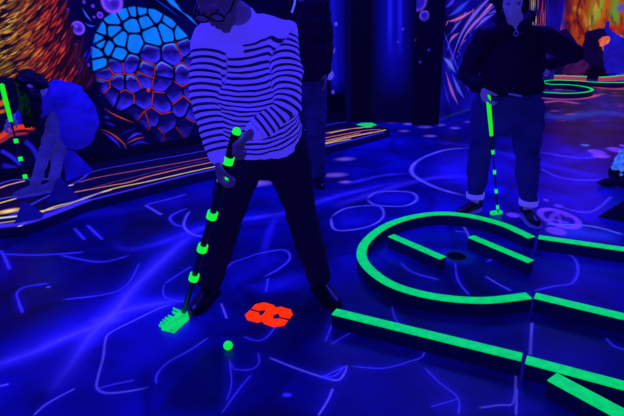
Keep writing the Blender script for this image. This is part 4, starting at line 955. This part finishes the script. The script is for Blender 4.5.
# ================================================================== person standing behind the striped-shirt man
J = dict(hR=A(294, 88, 4.5), hL=A(315, 88, 4.5), kR=A(294, 132, 4.48), kL=A(316, 132, 4.45), aR=G(292, 172, .10), aL=G(317, 172, .10),
         sR=A(282, 6, 4.5), sL=A(322, 6, 4.5), eR=A(276, 42, 4.5), wR=A(278, 74, 4.44), eL=A(326, 42, 4.5), wL=A(325, 72, 4.46))
Fh = V(-.1, -1, -.15).normalized(); Uh = perp((0, 0, 1), Fh); hcen = A(302, -32, 4.48); J['U'] = Uh; J['headc'] = hcen; J['neck'] = A(302, -8, 4.52)
bkp = empty('person', Vector(((J['aR'].x+J['aL'].x)/2, 4.45, 0)), 'person in a dark jacket and blue jeans standing behind the striped-shirt person', 'person')
l = L(); skeleton(l, J); R_, F_, U_ = head(l, hcen, Fh, Uh); 
for q, sdn in (('R', 1), ('L', -1)): hand(l, J['w'+q], V(0, -.15, -1), V(sdn, 0, 0), sdn, (15, 22, 18))
l.fuse('body', M['skin'], bkp, .008, 2)
l = L(); X = (J['sL']-J['sR']).normalized(); pc = (J['hR']+J['hL'])/2; sm = (J['sR']+J['sL'])/2; up = sm-pc
l.tube([pc+up*.10, pc+up*.3, pc+up*.55, pc+up*.8, pc+up*.95, pc+up*1.05], [(.2, .15), (.2, .15), (.2, .15), (.2, .14), (.15, .1), (.08, .07)], ax=X, n=18, cap=False)
for q in 'RL':
    s_, e_, w_ = J['s'+q], J['e'+q], J['w'+q]; l.tube([sm.lerp(s_, .4), s_, s_.lerp(e_, .5), e_, e_.lerp(w_, .5), w_+V(0, 0, .02)], [.075, .078, .068, .064, .058, .05], n=14)
l.fuse('jacket', M['black_cloth'], bkp, .012, 4, .012, 8, 7)
trousers(J, M['jeans2'], bkp, 'jeans', .098, .085, .082, (.185, .14), .10, .012, -.01, 9)
shoe(*foot(J['aR'], (291, 180), (288, 190)), bkp, M['shoe'], M['sole']); shoe(*foot(J['aL'], (316, 179), (322, 189)), bkp, M['shoe'], M['sole'])
l = L(); e = lambda r, f, u, a, b_, c_: l.ell(hcen+R_*r+F_*f+U_*u, a, b_, c_, R_, F_, U_); e(0, -.03, .055, .083, .09, .085); e(0, -.07, .0, .07, .04, .08); l.fuse('hair', M['hair'], bkp, .01, 2)
dc = L().tube([A(296, -6, 4.33), A(294.5, 4, 4.33), A(292, 12, 4.33)], [.008]*3, n=8).make('drawstring', M['cord'], bkp)
eyes(hcen, R_, F_, U_, bkp)

# ================================================================== stooping person at the left edge
J = dict(hR=A(62, 106, 4.60), hL=A(70, 112, 4.78), kR=A(49, 140, 4.42), kL=A(60, 146, 4.56), aR=G(35, 184, .17), aL=G(54, 181, .17),
         sR=A(56, 97, 4.46), sL=A(56, 93, 4.80), eR=A(36, 114, 4.50), wR=A(15, 116, 4.44), eL=A(30, 112, 4.72), wL=A(14, 121, 4.52))
Fh = V(-.6, -.1, -.78).normalized(); Uh = perp((-.8, 0, .5), Fh); hcen = A(32, 86, 4.38); J['U'] = Uh; J['headc'] = hcen; J['neck'] = A(46, 92, 4.50)
kid = empty('person', Vector((J['aR'].x, J['aR'].y, .08)), 'person in a bright blue coat stooping on the striped lane at left, dark hair hanging', 'person')
l = L(); skeleton(l, J, .85); R_, F_, U_ = head(l, hcen, Fh, Uh, .92)
gk0 = A(1.5, 84, 4.36); gk1 = G(29, 192, .11); ak = (gk1-gk0).normalized()
hand(l, J['wR'], (A(9, 122, 4.40)-J['wR']).normalized()+V(-.4, 0, -.4), V(-.2, .4, -.6), 1, (40, 55, 45), .92); hand(l, J['wL'], V(-.5, -.5, -.3), V(.3, -.3, -.8), -1, (40, 55, 45), .92)
l.fuse('body', M['skin_pale'], kid, .008, 2)
l = L(); Y_ = V(0, 1, 0)
l.tube([A(50, 96, 4.60), A(58, 95, 4.60), A(68, 99, 4.60), A(76, 110, 4.60), A(79, 124, 4.60), A(76, 136, 4.60)], [(.16, .09), (.19, .13), (.2, .15), (.19, .165), (.19, .165), (.17, .13)], ax=Y_, n=18)
for q in 'RL':
    s_, e_, w_ = J['s'+q], J['e'+q], J['w'+q]; l.tube([s_, s_.lerp(e_, .5), e_, e_.lerp(w_, .8)], [.075, .068, .06, .046], n=12)
l.fuse('coat', M['coat'], kid, .012, 4, .02, 7, 4)
l = L()
for q in 'RL':
    h_, n_, a_ = J['h'+q], J['k'+q], J['a'+q]; l.tube([h_, h_.lerp(n_, .6), n_, n_.lerp(a_, .5), a_], [.075, .07, .056, .05, .043])
l.fuse('leggings', M['grey_cloth'], kid, .011, 3, .010, 12, 6)
for q, tx in (('R', (-.26, -.08)), ('L', (-.26, -.04))):
    a_ = J['a'+q]; hl = V(a_.x+.04, a_.y, .081); shoe(hl, hl+V(tx[0]*.75, tx[1], 0), kid, M['grey_cloth'], M['sole_light'])
l = L(); e = lambda r, f, u, a, b_, c_: l.ell(hcen+R_*r+F_*f+U_*u, a, b_, c_, R_, F_, U_); e(0, -.03, .05, .085, .09, .085); e(0, -.06, -.02, .08, .05, .09)
for q in (-.06, -.02, .03, .07): l.tube([hcen+R_*q-F_*.01+U_*.07, A(30+q*70, 98, 4.33-q*.6), A(30+q*90, 113, 4.33-q*.6), A(31+q*70, 126, 4.34-q*.6)], [.05, .05, .042, .02])
l.fuse('hair', M['hair'], kid, .010, 2, .012, 20, 8)
eyes(hcen, R_, F_, U_, kid, .92)
rk_, _ = putter(gk0, gk1, None, 'putter with bright green grip held by the stooping person at the left edge', .30, [(.47, .035), (.62, .035), (.77, .035)], M['green_grip'], .008, .017, .019)
o = L().box(gk1+V(-.0, 0, -.012), .055, .018, .016, V(.9, .3, 0).normalized(), V(-.3, .9, 0).normalized()).make('putter_head', M['green'], rk_, False); bevel_mod(o, .005)
#PEOPLE_END
# ================================================================== LIGHT
def area(name, loc, tgt, size, power, colr):
    ld = bpy.data.lights.new(name, 'AREA'); ld.size = size; ld.energy = power; ld.color = colr
    o = bpy.data.objects.new(name, ld); col.objects.link(o); o.location = loc
    o.rotation_euler = (Vector(tgt)-Vector(loc)).to_track_quat('-Z', 'Y').to_euler(); return o
UV = (.035, .03, 1.0)
area('blacklight_tube', (-1.9, 3.2, 3.1), (-1.3, 2.6, 0), .7, 78, UV)
area('blacklight_tube', (1.6, 4.9, 3.1), (1.3, 4.2, 0), .7, 62, UV)
area('blacklight_tube', (.2, 6.2, 3.2), (.2, 4.8, 0), 1.0, 55, UV)
area('blacklight_tube', (3.4, 6.0, 3.3), (3.0, 5.0, 0), 1.0, 55, UV)
area('blacklight_tube', (-.3, .4, 3.2), (-.2, 2.2, .4), 1.0, 26, UV)
area('blacklight_tube', (6.6, 12.0, 3.6), (6.8, 12.5, 0), 1.6, 34, (.16, .04, .9))
w = bpy.data.worlds.new('world'); sc.world = w; w.use_nodes = True
w.node_tree.nodes['Background'].inputs['Color'].default_value = (.006, .003, .06, 1); w.node_tree.nodes['Background'].inputs['Strength'].default_value = .5
